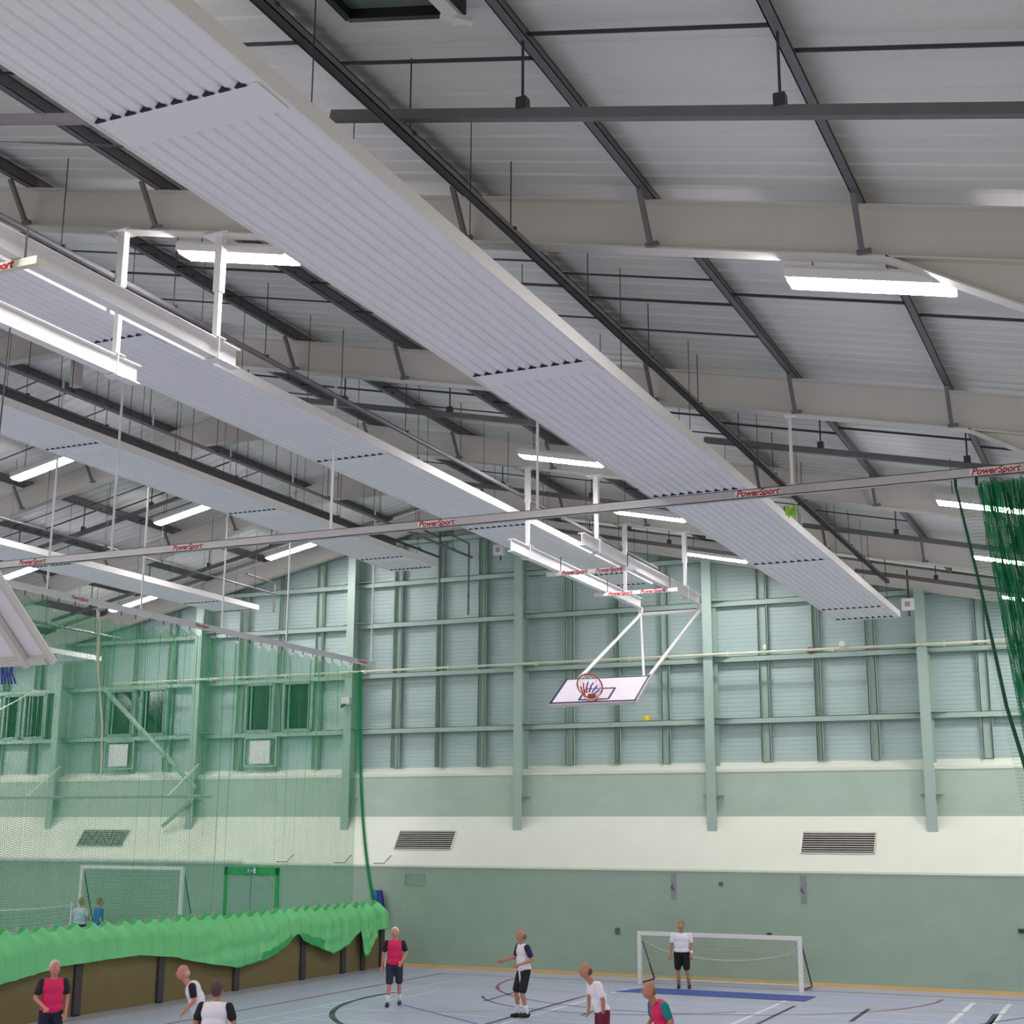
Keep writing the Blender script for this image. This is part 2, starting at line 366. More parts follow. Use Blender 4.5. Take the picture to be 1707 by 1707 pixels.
lum_rows = [(-10.72,'row beside the long right heater'), (-2.4,'row nearest the right eaves'), (-24.6,'first row left of the ridge'), (-30.8,'second row left of the ridge'), (-39.0,'row nearest the left eaves')]
def luminaire(x, Y, label):
    z = rz(x,13.5); sg = -1 if x > XR else 1
    t = thing('ceiling_light', label, 'light', (x,Y,z), 'fluorescent lights under the roof')
    hl = .86; dz = S*sg
    def P(u, v, w): return (x+u, Y+v, z+u*dz+w)
    b = MB()
    prof = [(-.17,.10),(-.205,.05),(-.205,-.052),(-.192,-.052),(-.192,.03),(.192,.03),(.192,-.052),(.205,-.052),(.205,.05),(.17,.10)]
    vs = [P(-hl-.02,v,w_) for v, w_ in prof]+[P(hl+.02,v,w_) for v, w_ in prof]; n = len(prof)
    b.add(vs, [(0,1,4,5,8,9), (n,n+9,n+8,n+5,n+4,n+1)]+[(i_,(i_+1)%n,n+(i_+1)%n,n+i_) for i_ in range(n)]); part(b, 'housing', M_white, t)
    d = MB(); prof = [(-.185,.03),(-.182,-.05),(-.13,-.078),(.13,-.078),(.182,-.05),(.185,.03)]; n = 6
    vs = [P(-hl,v,w_) for v, w_ in prof]+[P(hl,v,w_) for v, w_ in prof]
    d.add(vs, [tuple(range(n)), tuple(range(n,2*n))[::-1]]+[(i_,(i_+1)%n,n+(i_+1)%n,n+i_) for i_ in range(n)]); part(d, 'diffuser', M_lamp, t)
    for u in (-.6,.6):
        r = MB(); q = P(u,0,.1); r.tube([q,(q[0],q[1],rz(q[0],14.3))], .008, 6); part(r, 'suspension_rod', M_dark, t)
LY = [(14.6,'nearest in view'), (26.0,'second in view'), (31.6,'third in view'), (37.2,'closest to the gable')]
for x, rl in lum_rows:
    for Y, yl in LY: luminaire(x, Y, 'glowing white ceiling light, %s, %s' % (rl, yl))
    for Y, yl in ((3.3,'farthest behind'), (9.0,'just above the camera')):
        if x < -5: luminaire(x, Y, 'glowing white ceiling light, %s, %s' % (rl, yl))

# ---------------------------------------------------------------- radiant heater strips
joints = [1.6, 8.15, 15.2, 22.2, 28.8, 35.4, 37.3]
def heater(cx, z, width, label):
    t = thing('radiant_heater', label, 'heater', (cx,-2,z), 'long white radiant heater strips')
    x0 = cx-width/2; x1 = cx+width/2
    ys = [-2.0]+joints
    for a, b in zip(ys[:-1], ys[1:]):
        p = MB(); prof = [(x0,0),(x0+.07,0)]
        n = 10; st = (width-.14)/n
        for q in range(n):
            xx = x0+.07+q*st
            prof += [(xx+.010,.024),(xx+.028,.024),(xx+.040,0),(xx+st*.45,-.009),(xx+st*.75,-.009),(xx+st,0)]
        prof += [(x1,0)]
        vs = []; fs = []
        for q, (xx, dz) in enumerate(prof):
            vs += [(xx,a,z+dz),(xx,b,z+dz)]
            if q: fs.append((2*q-2,2*q-1,2*q+1,2*q))
        p.add(vs, fs); p.add([(x0,a,z+.1),(x1,a,z+.1),(x1,b,z+.1),(x0,b,z+.1)], [(0,1,2,3)])
        p.box((x0,a,z+.08),(x1,b,z+.1))
        part(p, 'panel', M_heat, t)
        # cover plate over the joint with the open rib ends
        c = MB(); L_ = .42 if b < 37 else .12
        c.box((x0+.05,b-.02,z-.022),(x1-.05,b+L_ if b < 37 else b+.02,z-.008))
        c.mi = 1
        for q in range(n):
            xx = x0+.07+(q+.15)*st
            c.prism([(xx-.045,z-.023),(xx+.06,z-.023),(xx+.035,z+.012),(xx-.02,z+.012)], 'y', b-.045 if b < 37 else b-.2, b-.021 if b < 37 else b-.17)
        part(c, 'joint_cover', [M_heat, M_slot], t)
    for xx in (x0,x1):
        e = MB(); e.box((xx-.012,-2,z-.012),(xx+.012,37.33,z+.15)); part(e, 'edge_rail', M_heatside, t)
    e = MB(); e.box((x0,37.3,z-.012),(x1,37.33,z+.15)); part(e, 'end_plate', M_heatside, t)
    for Y in [3,6,9,12,16.5,19.5,23.5,26.5,30,33,36.2]:
        for xx in (x0+.12,x1-.12):
            r = MB(); r.tube([(xx,Y,z+.1),(xx,Y,rz(xx,14.24))], .006, 5); part(r, 'suspension_wire', M_dark, t)
heater(-6.65, 9.42, 1.66, 'largest ribbed white heater strip, running diagonally right of centre')
heater(-13.4, 10.75, 1.62, 'second ribbed white heater strip, passing above the basketball beams')
heater(-20.2, 11.73, 1.58, 'third ribbed white heater strip, hung under the ridge')
heater(-26.6, 10.82, 1.5, 'fourth ribbed white heater strip, just left of the ridge')
heater(-32.9, 9.47, 1.6, 'fifth ribbed white heater strip, partly behind the nearest basketball board')

# service rails and pipes along the hall
def rail(x, z, y0, y1, w_, h_, label, mt=M_purlin, rods=True, name='service_rail', cat='rail', round_=False):
    t = thing(name, label, cat, (x,y0,z)); b = MB()
    if round_: b.tube([(x,y0,z),(x,y1,z)], w_/2, 8)
    else:
        b.box((x-w_/2,y0,z-h_/2),(x+w_/2,y1,z-h_/2+.008)); b.box((x-w_/2,y0,z-h_/2),(x-w_/2+.008,y1,z+h_/2)); b.box((x+w_/2-.008,y0,z-h_/2),(x+w_/2,y1,z+h_/2))
        for i_ in range(int((y1-y0)/.3)): b.box((x-w_/2-.004,y0+.3*i_,z-.012),(x-w_/2+.01,y0+.3*i_+.12,z+.012))
    part(b, 'run', mt, t)
    if rods:
        yy = y0+1.1
        while yy < y1:
            r = MB(); r.tube([(x,yy,z),(x,yy,rz(x,14.24))], .008, 5); r.bar((x-.07,yy,z+.03),(x+.07,yy,z+.03),.03,.03); part(r, 'hanger', M_dark, t); yy += 2.35
rail(-6.03, 10.3, -2, 37.0, .1, .07, 'slotted grey rail hung along the right edge of the largest heater')
rail(-12.5, 11.23, -2, 37.5, .09, .09, 'grey pipe running above the second heater strip', round_=True, name='service_pipe', cat='pipe')
rail(-18.6, 12.1, -2, 38.0, .08, .08, 'thin pipe running right of the ridge', round_=True, name='service_pipe', cat='pipe')
rail(-19.75, 12.2, -2, 38.0, .08, .08, 'thin pipe running close under the ridge', round_=True, name='service_pipe', cat='pipe')
rail(-21.1, 12.6, -2, 37.5, .26, .16, 'wide dark cable tray under the ridge beside the third heater', mt=M_purlin, name='cable_tray', cat='tray')
rail(-25.6, 11.4, -2, 38.0, .06, .06, 'thin dark pipe left of the ridge above the fourth heater', round_=True, name='service_pipe', cat='pipe')
rail(-31.9, 10.3, -2, 38.0, .08, .08, 'thin dark pipe above the fifth heater strip', round_=True, name='service_pipe', cat='pipe')
for Y, zb_ in ((14.0,0),(22.2,1)):
    if zb_:
        m = MB(); m.tube([(-20.3,Y,13.05),(-20.3,Y,13.6),(-20.3,Y,14.3)], .13, 14); o = m.build('vent_pipe', M_frame, loc=(-20.3,Y,13.3)); tag(o, 'short grey cylindrical vent hanging at the ridge', 'vent')

# smoke vent in the roof, top of the picture
t = thing('roof_vent', 'square dark-framed roof vent with stained disc at top edge', 'roof vent', (-5.75,9.5,rz(-5.75,14.4)))
def rp(x, y, d=0): return (x, y, rz(x,14.42)-d)
m = MB()
for (a, b) in (((-6.35,8.7),(-6.35,10.2)),((-5.15,8.7),(-5.15,10.2)),((-6.35,10.2),(-5.15,10.2)),((-6.35,8.7),(-5.15,8.7))): m.bar(rp(*a,.06), rp(*b,.06), .07, .14)
part(m, 'frame', M_black, t)
m = MB(); m.add([rp(-6.33,8.72,.03),rp(-5.17,8.72,.03),rp(-5.17,10.18,.03),rp(-6.33,10.18,.03)], [(0,1,2,3)]); part(m, 'pane', mat('grey_green_vent_pane',(120,132,130),.4), t)
m = MB(); n_ = 22; m.add([rp(-5.75+.42*math.cos(6.283*i/n_), 9.62+.36*math.sin(6.283*i/n_), .045) for i in range(n_)], [tuple(range(n_))]); part(m, 'fan_disc', mat('rusty_fan_disc',(96,80,70),.8,0,.3,9), t)
m = MB(); m.bar(rp(-5.28,8.8,.16), rp(-5.2,10.25,.16), .13, .06); m.bar(rp(-5.3,10.05,.2), rp(-5.05,10.2,.2), .08,.05); part(m, 'opener_arm', M_white, t)

# ---------------------------------------------------------------- end wall steelwork
colx = [x for x in (XR+s*(3.0+6.02*k) for s in (1,-1) for k in range(4)) if -40 < x < -2]
names = {}
for x in sorted(colx):
    if not (XW < x < XE): continue
    idx = sorted(colx).index(x)
    t = thing('steel_column', 'pale green steel column on the end wall, %s from the right' % ORD[len(colx)-1-idx].replace('nearest','first'), 'column', (x,39.4,4.1), 'columns on the end wall')
    zt = rz(x)+.02
    zb0 = 2.9+(39.38-YW)/(YU-YW)*1.47
    m = MB(); m.box((x-.14,39.36,zb0-.1),(x+.14,39.38,zt)); m.box((x-.14,39.86,5.7),(x+.14,39.88,zt)); m.box((x-.008,39.38,zb0),(x+.008,39.86,zt)); part(m, 'shaft', M_green, t)
    for z in (4.95,):
        b = MB(); b.box((x-.3,39.5,z-.01),(x+.3,39.65,z+.01)); b.prism([(x+.02,z-.01),(x+.2,z-.01),(x+.02,z-.25)], 'y', 39.55, 39.57); part(b, 'bracket', M_green, t)
    for z in (7.06,8.84,10.48,11.84):
        if z < zt-.3:
            b = MB(); b.prism([(x-.55,39.8),(x-.14,39.56),(x+.14,39.56),(x+.55,39.8)], 'z', z+.08, z+.1); part(b, 'cleat', M_green, t)
gz = [(7.06,'lowest'), (8.84,'second lowest'), (10.48,'third'), (11.84,'fourth'), (13.2,'topmost')]
for z, lb in gz:
    half = (14.2-z)/S; x0 = max(XW, XR-half); x1 = min(XE, XR+half); m = MB()
    m.box((x0,39.82,z+.06),(x1,40.04,z+.075)); m.box((x0,39.82,z-.09),(x1,39.835,z+.075)); m.box((x0,39.82,z-.09),(x1,39.9,z-.08))
    o = m.build('girt', M_green, loc=(XR,39.9,z)); tag(o, 'horizontal pale green wall rail across the gable, %s of five' % lb, 'rail', 'horizontal rails on the end wall')
mi_ = 0
for k in range(-4, 4):
    xa = XR+3.0-6.02+6.02*k
    for off, wd in ((1.5,.24),(3.03,.14),(4.55,.22)):
        x = xa+off
        if not (XW < x < XE) or x > -2.5 or x < -40: continue
        m = MB(); zt = rz(x,13.9)
        for sx in (-1,1): m.box((x+sx*wd/2-.012,39.86,5.9),(x+sx*wd/2+.012,39.99,zt))
        m.box((x-wd/2,39.98,5.9),(x+wd/2,39.99,zt)); m.box((x-wd/2-.03,39.86,5.9),(x-wd/2+.01,39.87,zt)); m.box((x+wd/2-.01,39.86,5.9),(x+wd/2+.03,39.87,zt))
        o = m.build('mullion', M_green, loc=(x,39.9,5.9)); mi_ += 1
        w1 = {1.5:'left', 3.03:'middle', 4.55:'right'}[off]
        nb = 4-1-k
        tag(o, 'vertical pale green channel on the gable, %s one in the %s bay from the right' % (w1, ORD[nb].replace('nearest','first')), 'channel', 'vertical channels between the gable columns')
m = MB(); m.tube([(-33.25,39.28,8.93),(XE,39.28,8.93)], .035, 8)
for i in range(12): 
    x = -32+3*i
    if x < XE: m.box((x-.02,39.25,8.85),(x+.02,39.36,9.0))
o = m.build('gas_pipe', M_cream, loc=(-15,39.28,8.93)); tag(o, 'long cream pipe running in front of the gable columns', 'pipe')
for x, z, c, lab, nm in ((-7.72,9.03,(230,225,215),'round white fitting on the cream pipe','pipe_fitting'), (-9.9,9.05,(232,232,220),'small white cap above the cream pipe','fitting_lid'), (-8.75,8.85,(150,90,84),'small reddish scrap on the rail under the cream pipe','scrap')):
    m = MB(); m.ell((x,39.22 if z > 9 else 39.8,z if z > 9 else 8.98),(.1,.07,.1) if z < 9.04 else (.05,.05,.09), 10, 8); o = m.build(nm, mat(nm+'_paint', c, .5), loc=(x,39.3,z), smooth=True); tag(o, lab, 'fitting')

# windows, white panels
def window(i, x0, x1):
    z0, z1 = 7.17, 8.74; y = 39.84
    m = MB(); 
    for a, b in (((x0,z0),(x1,z0)),((x0,z1),(x1,z1)),((x0,z0),(x0,z1)),((x1,z0),(x1,z1))): m.bar((a[0],y,a[1]),(b[0],y,b[1]),.1,.1,(0,1,0))
    m.bar((x0+.18,y+.02,z0),(x0+.18,y+.02,z1),.05,.05,(0,1,0)); m.bar((x1-.14,y+.02,z0),(x1-.14,y+.02,z1),.05,.05,(0,1,0))
    f = m.build('window_%d' % i, M_winframe, loc=(x0,y,z0)); f['kind'] = 'structure'
    g = MB(); g.box((x0,y+.07,z0),(x1,y+.09,z1)); part(g, 'pane', M_glass, f)
for i, (a, b) in enumerate(((-27.9,-26.82),(-26.4,-25.3),(-33.75,-32.6),(-32.3,-31.2),(-38.6,-37.8),(-37.6,-36.6))): window(i+1, a, b)
for x, lab in ((-27.25,'white blank panel in a green frame below the right pair of windows'), (-33.15,'white blank panel in a green frame below the left pair of windows')):
    t = thing('wall_panel', lab, 'panel', (x,39.8,6.05), 'white panels below the windows')
    m = MB(); m.box((x-.4,39.78,6.1),(x+.4,39.8,6.86)); part(m, 'sheet', M_white, t)
    m = MB(); 
    for a, b in (((x-.62,6.02),(x+.62,6.02)),((x-.62,6.95),(x+.62,6.95)),((x-.62,6.02),(x-.62,6.95)),((x+.62,6.02),(x+.62,6.95))): m.bar((a[0],39.84,a[1]),(b[0],39.84,b[1]),.05,.08,(0,1,0))
    part(m, 'frame', M_green, t)

# louvred vents lying on the white slope
def slope(x, z): return (x, YW+(z-2.9)/1.47*(YU-YW), z)
for x0, x1, lab in ((-34.0,-32.0,'slatted vent on the white slope behind the green net'), (-21.6,-19.65,'slatted vent on the white slope left of centre'), (-9.05,-7.08,'slatted vent on the white slope, right side')):
    t = thing('louvre_vent', lab, 'vent', (x0,39.0,3.4), 'slatted vents on the white wall slope')
    def SP(x, z, d=0): 
        p = slope(x, z); return (p[0], p[1]-.82*d, p[2]+.57*d)
    m = MB(); za, zb_ = 3.38, 3.92
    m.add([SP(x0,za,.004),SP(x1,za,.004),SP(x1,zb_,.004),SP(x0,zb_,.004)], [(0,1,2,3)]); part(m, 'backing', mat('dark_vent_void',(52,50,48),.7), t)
    m = MB()
    for a, b in (((x0,za),(x1,za)),((x0,zb_),(x1,zb_)),((x0,za),(x0,zb_)),((x1,za),(x1,zb_))): m.bar(SP(*a,.02), SP(*b,.02), .03, .04)
    for q in range(8):
        z = za+.05+q*(zb_-za-.06)/8; m.bar(SP(x0,z,.03), SP(x1,z,.03), .05, .014, (0,-.3,1))
    part(m, 'slats', mat('vent_slat_metal',(222,218,206),.4,.3), t)
# wire hooks on the slope
for k, (x, lab) in enumerate(((-25.4,'farthest left'),(-23.3,'middle'),(-21.9,'rightmost, beside the net end'))):
    m = MB(); m.tube([(x-.2,38.58,2.97),(x+.18,38.58,2.97),(x+.32,38.75,3.2)], .012, 6); o = m.build('wire_hook', M_dark, loc=(x,38.6,3)); tag(o, 'thin bent wire hook on the white slope, '+lab, 'hook', 'wire hooks on the white slope')
m = MB(); m.box((-38,38.52,2.93),(-26.9,38.6,3.0)); o = m.build('conduit', M_white, loc=(-30,38.56,2.96)); tag(o, 'white conduit along the foot of the white slope above the far goal', 'conduit')

# speakers and camera box
for x, z, y, lab in ((-5.83,9.98,38.9,'white square speaker hanging near the right gable column'), (-18.1,12.45,38.9,'white square speaker hanging under the ridge by the gable')):
    t = thing('wall_speaker', lab, 'speaker', (x,y,z), 'white square speakers')
    m = MB(); m.box((x-.16,y-.1,z-.16),(x+.16,y+.1,z+.16)); part(m, 'cabinet', M_white, t)
    m = MB(); m.box((x-.07,y-.106,z-.07),(x+.07,y-.1,z+.07)); part(m, 'grille', mat('speaker_grille',(168,160,160),.6), t)
    m = MB(); m.tube([(x,y+.12,z-.3),(x,y+.12,rz(x,14.1))], .025, 8); part(m, 'pole', M_dark, t)
t = thing('camera_box', 'small white box fixed to the column beside the windows', 'box', (-23.65,39.3,7.95)); m = MB(); m.box((-23.8,39.2,7.9),(-23.5,39.36,8.12)); part(m, 'housing', M_white, t); m = MB(); m.tube([(-23.7,39.25,7.9),(-23.72,39.1,7.82)], .05, 10); part(m, 'lens', M_dark, t)

# drop pipes hanging by the gable
for x, y, z0, lab in ((-17.0,38.4,10.2,'dark drop pipe hanging right of the ridge heater end, longest'), (-18.9,38.4,10.4,'dark drop pipe hanging beside the ridge heater end'), (-19.7,38.0,10.7,'dark drop pipe just right of the third heater end'), (-26.0,38.4,10.9,'dark bent pipe hanging left of the ridge'), (-28.6,38.2,10.6,'dark drop pipe near the fourth heater end')):
    m = MB(); m.tube([(x,y,z0),(x,y,rz(x,13.0)),(x,y-1.6,rz(x,13.05))], .035, 8); m.ell((x,y,z0+.6),(.05,.05,.09),8,6); o = m.build('drop_pipe', M_purlin, loc=(x,y,z0)); tag(o, lab, 'pipe', 'drop pipes near the gable')

# braces
m = MB(); m.tube([(-33.6,39.3,8.8),(-29.4,39.3,5.3)], .085, 10); o = m.build('diagonal_brace', M_brace, loc=(-31.5,39.3,7)); tag(o, 'thick pale green diagonal brace behind the net', 'brace')
m = MB(); m.bar((-30.6,39.2,4.05),(-29.6,39.3,4.85), .1,.1); o = m.build('knee_brace', M_brace, loc=(-30,39.2,4.4)); tag(o, 'short green knee brace at the foot of a column behind the net', 'brace')
m = MB(); m.tube([(-40,38.4,7.0),(-36.3,38.9,8.8)], .03, 8); o = m.build('diagonal_cable', M_cream, loc=(-38,38.6,8)); tag(o, 'thin cream diagonal line at the far left behind the net', 'cable')
for x, lab in ((-35.3,'left folding triangle bracket behind the net'), (-29.35,'right folding triangle bracket behind the net')):
    t = thing('wall_bracket', lab, 'bracket', (x,39.3,5.0), 'triangle brackets behind the net')
    m = MB(); m.tube([(x,39.33,6.1),(x,37.75,5.0),(x,39.33,5.06)], .03, 8); part(m, 'arm', M_white, t)
m = MB(); m.tube([(-44,37.75,4.98),(-27.6,37.75,4.98)], .045, 8); o = m.build('curtain_bar', mat('grey_bar',(150,160,158),.5), loc=(-35,37.75,5)); tag(o, 'long horizontal grey bar resting on the triangle brackets', 'bar')

# door with exit sign
d0, d1 = -27.55, -25.5; y = YW
m = MB(); m.box((d0,y-.05,0),(d0+.12,y,2.78)); m.box((d1-.12,y-.05,0),(d1,y,2.78)); m.box((d0,y-.05,2.55),(d1,y,2.8)); f = m.build('door_1', M_exitgreen, loc=(d0,y,0)); f['kind'] = 'structure'
for a, b in ((d0+.13,(d0+d1)/2-.01),((d0+d1)/2+.01,d1-.13)):
    m = MB(); m.box((a,y-.035,.02),(b,y-.01,2.54)); part(m, 'door_leaf', M_door, f)
m = MB(); m.box(((d0+d1)/2-.02,y-.012,.02),((d0+d1)/2+.02,y-.005,2.54)); part(m, 'door_gap', M_black, f)
t = thing('exit_sign', 'small green and white exit sign over the green door frame', 'sign', (-26.5,y-.08,2.68))
m = MB(); m.box((-26.78,y-.09,2.58),(-26.3,y-.05,2.8)); part(m, 'plate', mat('exit_sign_green',(30,130,90),.4), t)
m = MB(); 
m.box((-26.42,y-.095,2.61),(-26.34,y-.09,2.77)); m.ell((-26.62,y-.09,2.74),(.016,.006,.018),8,6); m.bar((-26.62,y-.093,2.72),(-26.6,y-.093,2.67),.03,.006,(0,1,0)); m.bar((-26.6,y-.093,2.67),(-26.65,y-.093,2.62),.016,.006,(0,1,0)); m.bar((-26.6,y-.093,2.67),(-26.56,y-.093,2.62),.016,.006,(0,1,0)); m.bar((-26.62,y-.093,2.71),(-26.57,y-.093,2.70),.012,.006,(0,1,0))
m.bar((-26.53,y-.093,2.69),(-26.45,y-.093,2.69),.02,.006,(0,1,0)); part(m, 'running_figure', M_white, t)

# wall fittings
for x, lab in ((-12.55,'left steel hanging plate on the wall above the goal'), (-8.94,'right steel hanging plate on the wall above the goal')):
    t = thing('wall_plate', lab, 'plate', (x,YW,2.1), 'steel plates above the goal')
    m = MB(); m.box((x-.07,YW-.02,2.1),(x+.07,YW,2.8)); part(m, 'strip', mat('grey_plate_steel',(150,150,158),.4,.4), t)
    m = MB(); m.tube([(x-.03,YW-.02,2.5),(x-.05,YW-.08,2.42),(x+.03,YW-.05,2.36)], .015, 8); part(m, 'hook', M_dark, t)
for x, z, w_, h_, c, nm, lab, ct in ((-14.22,1.22,.06,.09,(96,100,96),'wall_socket','small dark socket on the green wall left of the goal','socket'), (-3.5,1.55,.07,.05,(60,60,60),'wall_socket','small dark fitting on the wall at the far right','socket'),
    (-11.2,2.55,.05,.05,(110,90,90),'wall_stud','small round stud on the wall between the steel plates','stud'), (-9.9,1.28,.06,.025,(60,70,66),'wall_clip','tiny dark clip on the wall just above the crossbar','clip'), (-21.72,1.5,.08,.06,(225,225,220),'wall_switch','white switch on the wall beside the hanging jacket','switch')):
    m = MB(); m.box((x-w_,YW-.04,z-h_),(x+w_,YW,z+h_)); m.box((x-w_*.6,YW-.05,z-h_*.6),(x+w_*.6,YW-.04,z+h_*.6)); o = m.build(nm, mat(lab, c, .5), loc=(x,YW,z)); tag(o, lab, ct)
m = MB(); 
for a, b in (((-21.0,2.36),(-20.35,2.36)),((-21.0,2.68),(-20.35,2.68)),((-21.0,2.36),(-21.0,2.68)),((-20.35,2.36),(-20.35,2.68))): m.bar((a[0],YW-.01,a[1]),(b[0],YW-.01,b[1]),.02,.02,(0,1,0))
m.box((-20.98,YW-.008,2.37),(-20.37,YW,2.67)); m.box((-20.7,YW-.03,2.5),(-20.66,YW-.008,2.55))
o = m.build('access_hatch', mat('hatch_green',(146,168,152),.5), loc=(-20.7,YW,2.5)); tag(o, 'small green access hatch set in the wall left of centre', 'hatch')
t = thing('hanging_jacket', 'blue and purple jacket hung over the last board post', 'jacket', (-21.85,38.4,1.3))
m = MB(); m.grid(lambda u, v: (-22.0+.28*u+.15*v, 38.42+.05*math.sin(9*u)-.05*v, 2.18-.85*v-.05*math.sin(3.14*u)+.04*u), 10, 14); m.grid(lambda u, v: (-22.0+.28*u+.15*v, 38.5+.03*math.sin(9*u), 2.18-.85*v), 10, 14); part(m, 'cloth', mat('blue_purple_cloth',(58,70,140),.8,0,.3,4), t, True)
m = MB(); m.tube([(-21.9,38.36,1.85),(-21.86,38.3,1.68),(-21.82,38.34,1.6)], [.03,.05,.02], 8); part(m, 'white_flash', M_white, t, True)
m = MB(); m.tube([(-22.02,38.4,2.0),(-21.96,38.34,2.2),(-21.88,38.36,2.1),(-21.84,38.4,1.9)], .045, 8); part(m, 'teal_hood', mat('teal_cloth',(50,140,170),.8), t, True)
m = MB(); m.ell((-13.7,39.9,7.2),(.11,.11,.11),16,12); o = m.build('ball', mat('yellow_ball',(235,215,60),.5), loc=(-13.7,39.9,7.2), smooth=True); tag(o, 'yellow ball stuck on the gable rail below the basketball hoop', 'ball')
m = MB()
for q in range(9): m.tube([(-5.78,25.0,9.55),(-5.76+.12*math.cos(q*2.1),25.0+.15*math.sin(q*2.1),9.62+.1*math.sin(q*1.3))], [.02,.035], 6)
o = m.build('caught_shuttlecock', mat('lime_green_plastic',(150,210,60),.5), loc=(-5.78,25,9.55)); tag(o, 'lime green scrap caught on the edge of the largest heater', 'scrap')

# ---------------------------------------------------------------- curtain tracks
def text(body, size, loc, rot, parent, m=M_red):
    c = bpy.data.curves.new('lettering', 'FONT'); c.body = body; c.size = size; c.extrude = .002; c.shear = .3; c.offset = .004; c.align_x = 'CENTER'; c.align_y = 'CENTER'
    c.materials.append(m); tmp = bpy.data.objects.new('tmp', c); COL.objects.link(tmp); bpy.context.view_layer.update()
    me = bpy.data.meshes.new_from_object(tmp.evaluated_get(bpy.context.evaluated_depsgraph_get())); bpy.data.objects.remove(tmp); o = bpy.data.objects.new('lettering', me); COL.objects.link(o); o.parent = parent; o.location = Vector(loc)-parent_origin(parent); o.rotation_euler = rot
    return o
YT = 21.3
t = thing('curtain_track', 'long aluminium curtain track crossing the hall with red lettering', 'track', (-22,YT,9.0))
m = MB(); m.box((-21.8,YT-.05,9.0),(2.8,YT+.05,9.012)); m.box((-21.8,YT-.05,9.0),(2.8,YT-.045,9.15)); m.box((-21.8,YT+.045,9.0),(2.8,YT+.05,9.15)); m.box((-21.8,YT-.05,9.14),(2.8,YT+.05,9.15)); part(m, 'channel', M_alu, t)
for x in (-20.2,-16.4,-11.1,-5.4,-1.82):
    m = MB(); m.box((x-.36,YT-.054,9.035),(x+.36,YT-.051,9.12)); part(m, 'label_plate', M_white, t)
    text('PowerSport', .14, (x,YT-.056,9.078), (math.pi/2,0,0), t)
for x in (-18.25,-13.27,-9.2,-4.85,-.5):
    m = MB(); m.tube([(x,YT,9.15),(x,YT,rz(x))], .026, 8); m.box((x-.08,YT-.06,rz(x)-.02),(x+.08,YT+.06,rz(x)+.01)); m.box((x-.08,YT-.04,9.15),(x+.08,YT+.04,9.165)); part(m, 'drop_rod', M_white, t)
XN = -21.75; XBD = -21.52
t = thing('dividing_curtain_track', 'white curtain track along the hall above the green dividing net', 'track', (XN,10,8.85))
m = MB(); m.box((XN-.045,8,8.84),(XN+.045,37.7,8.98)); part(m, 'channel', M_white, t)
for Y in (12.0,16.0,20.3,23.4,26.57,29.8,32.8,37.5):
    m = MB(); m.tube([(XN,Y,8.98),(XN,Y,rz(XN,14.24))], .024, 8); part(m, 'drop_rod', M_white, t)
for Y in (24.4,28.9,36.9):
    m = MB(); m.box((XN+.046,Y-.3,8.87),(XN+.05,Y+.3,8.95)); part(m, 'label_plate', M_white, t)
    text('PowerSport', .11, (XN+.054,Y,8.91), (math.pi/2,0,math.pi/2), t, mat('faded_red_lettering',(196,110,100),.5))

# dividing net curtain
t = thing('dividing_net', 'green net curtain dividing the hall along its left side', 'net', (XN,10,1.8))
Y0, Y1 = 18.6, 36.9
def bot_skirt(Y):
    pts = [(12,.9),(22.4,.86),(23.45,.97),(24.3,1.08),(26.7,1.13),(27.9,1.01),(29.1,.79),(30.6,.56),(31.9,.68),(32.7,.95),(33.2,1.22),(33.6,1.02),(35.0,.6),(35.9,.78),(36.5,1.15),(36.7,.4),(37.1,.5),(37.6,1.1)]
    for (a, za), (b, zb_) in zip(pts[:-1], pts[1:]):
        if a <= Y <= b: return za+(zb_-za)*(Y-a)/(b-a)
    return 1.0
rnd = [random.random() for _ in range(200)]
def pleat(Y, v, amp=.1):
    ph = Y/.52*2*math.pi; q = int((Y-Y0)/.52) % 200
    return amp*(.6+.8*rnd[q])*math.sin(ph+.6*rnd[(q+7) % 200]*0)*(1-.45*v)+.04*math.sin(Y*2.1+3*v)
def top_z(Y): 
    s_ = abs(math.sin(Y/.52*math.pi)); return 8.80-.18*s_**.5-(.12 if 23.5 < Y < 28 else 0)
def netp(u, v):
    Y = Y0+(Y1-Y0)*u; zt = top_z(Y); zb_ = 1.82+.07*abs(math.cos(Y/.52*math.pi))**2
    z = zt+(zb_-zt)*v
    return (XN+pleat(Y,v)+.0*v, Y+.03*math.sin(Y*12), z)
m = MB(); NU = 700
arcl = [0]; 
for i in range(NU):
    a = Vector(netp(i/NU,.3)); b = Vector(netp((i+1)/NU,.3)); arcl.append(arcl[-1]+(b-a).length)
m.grid(netp, NU, 10, lambda u, v: (arcl[min(NU,int(round(u*NU)))], v*7))
part(m, 'net_sheet', M_netgreen, t, True)
m = MB()   # gathered leading edge of the net
def edge(u, v):
    a = u*math.pi*6 
    return (XN+.05*math.sin(a)+.03*math.cos(2.3*a)+.05*v*v, 36.72+.22*u+.12*math.sin(3.1*v)+1.1*v**3, 8.6-6.7*v)
m.grid(edge, 120, 24, lambda u, v: (u*.9, v*6.6)); part(m, 'gathered_edge', M_netgreen, t, True)
Y = Y0
while Y < Y1:
    m = MB(); m.tube([(XN,Y,8.84),(XN,Y,8.74)], .012, 5); Y += .52; part(m, 'carrier_hook', M_dark, t)
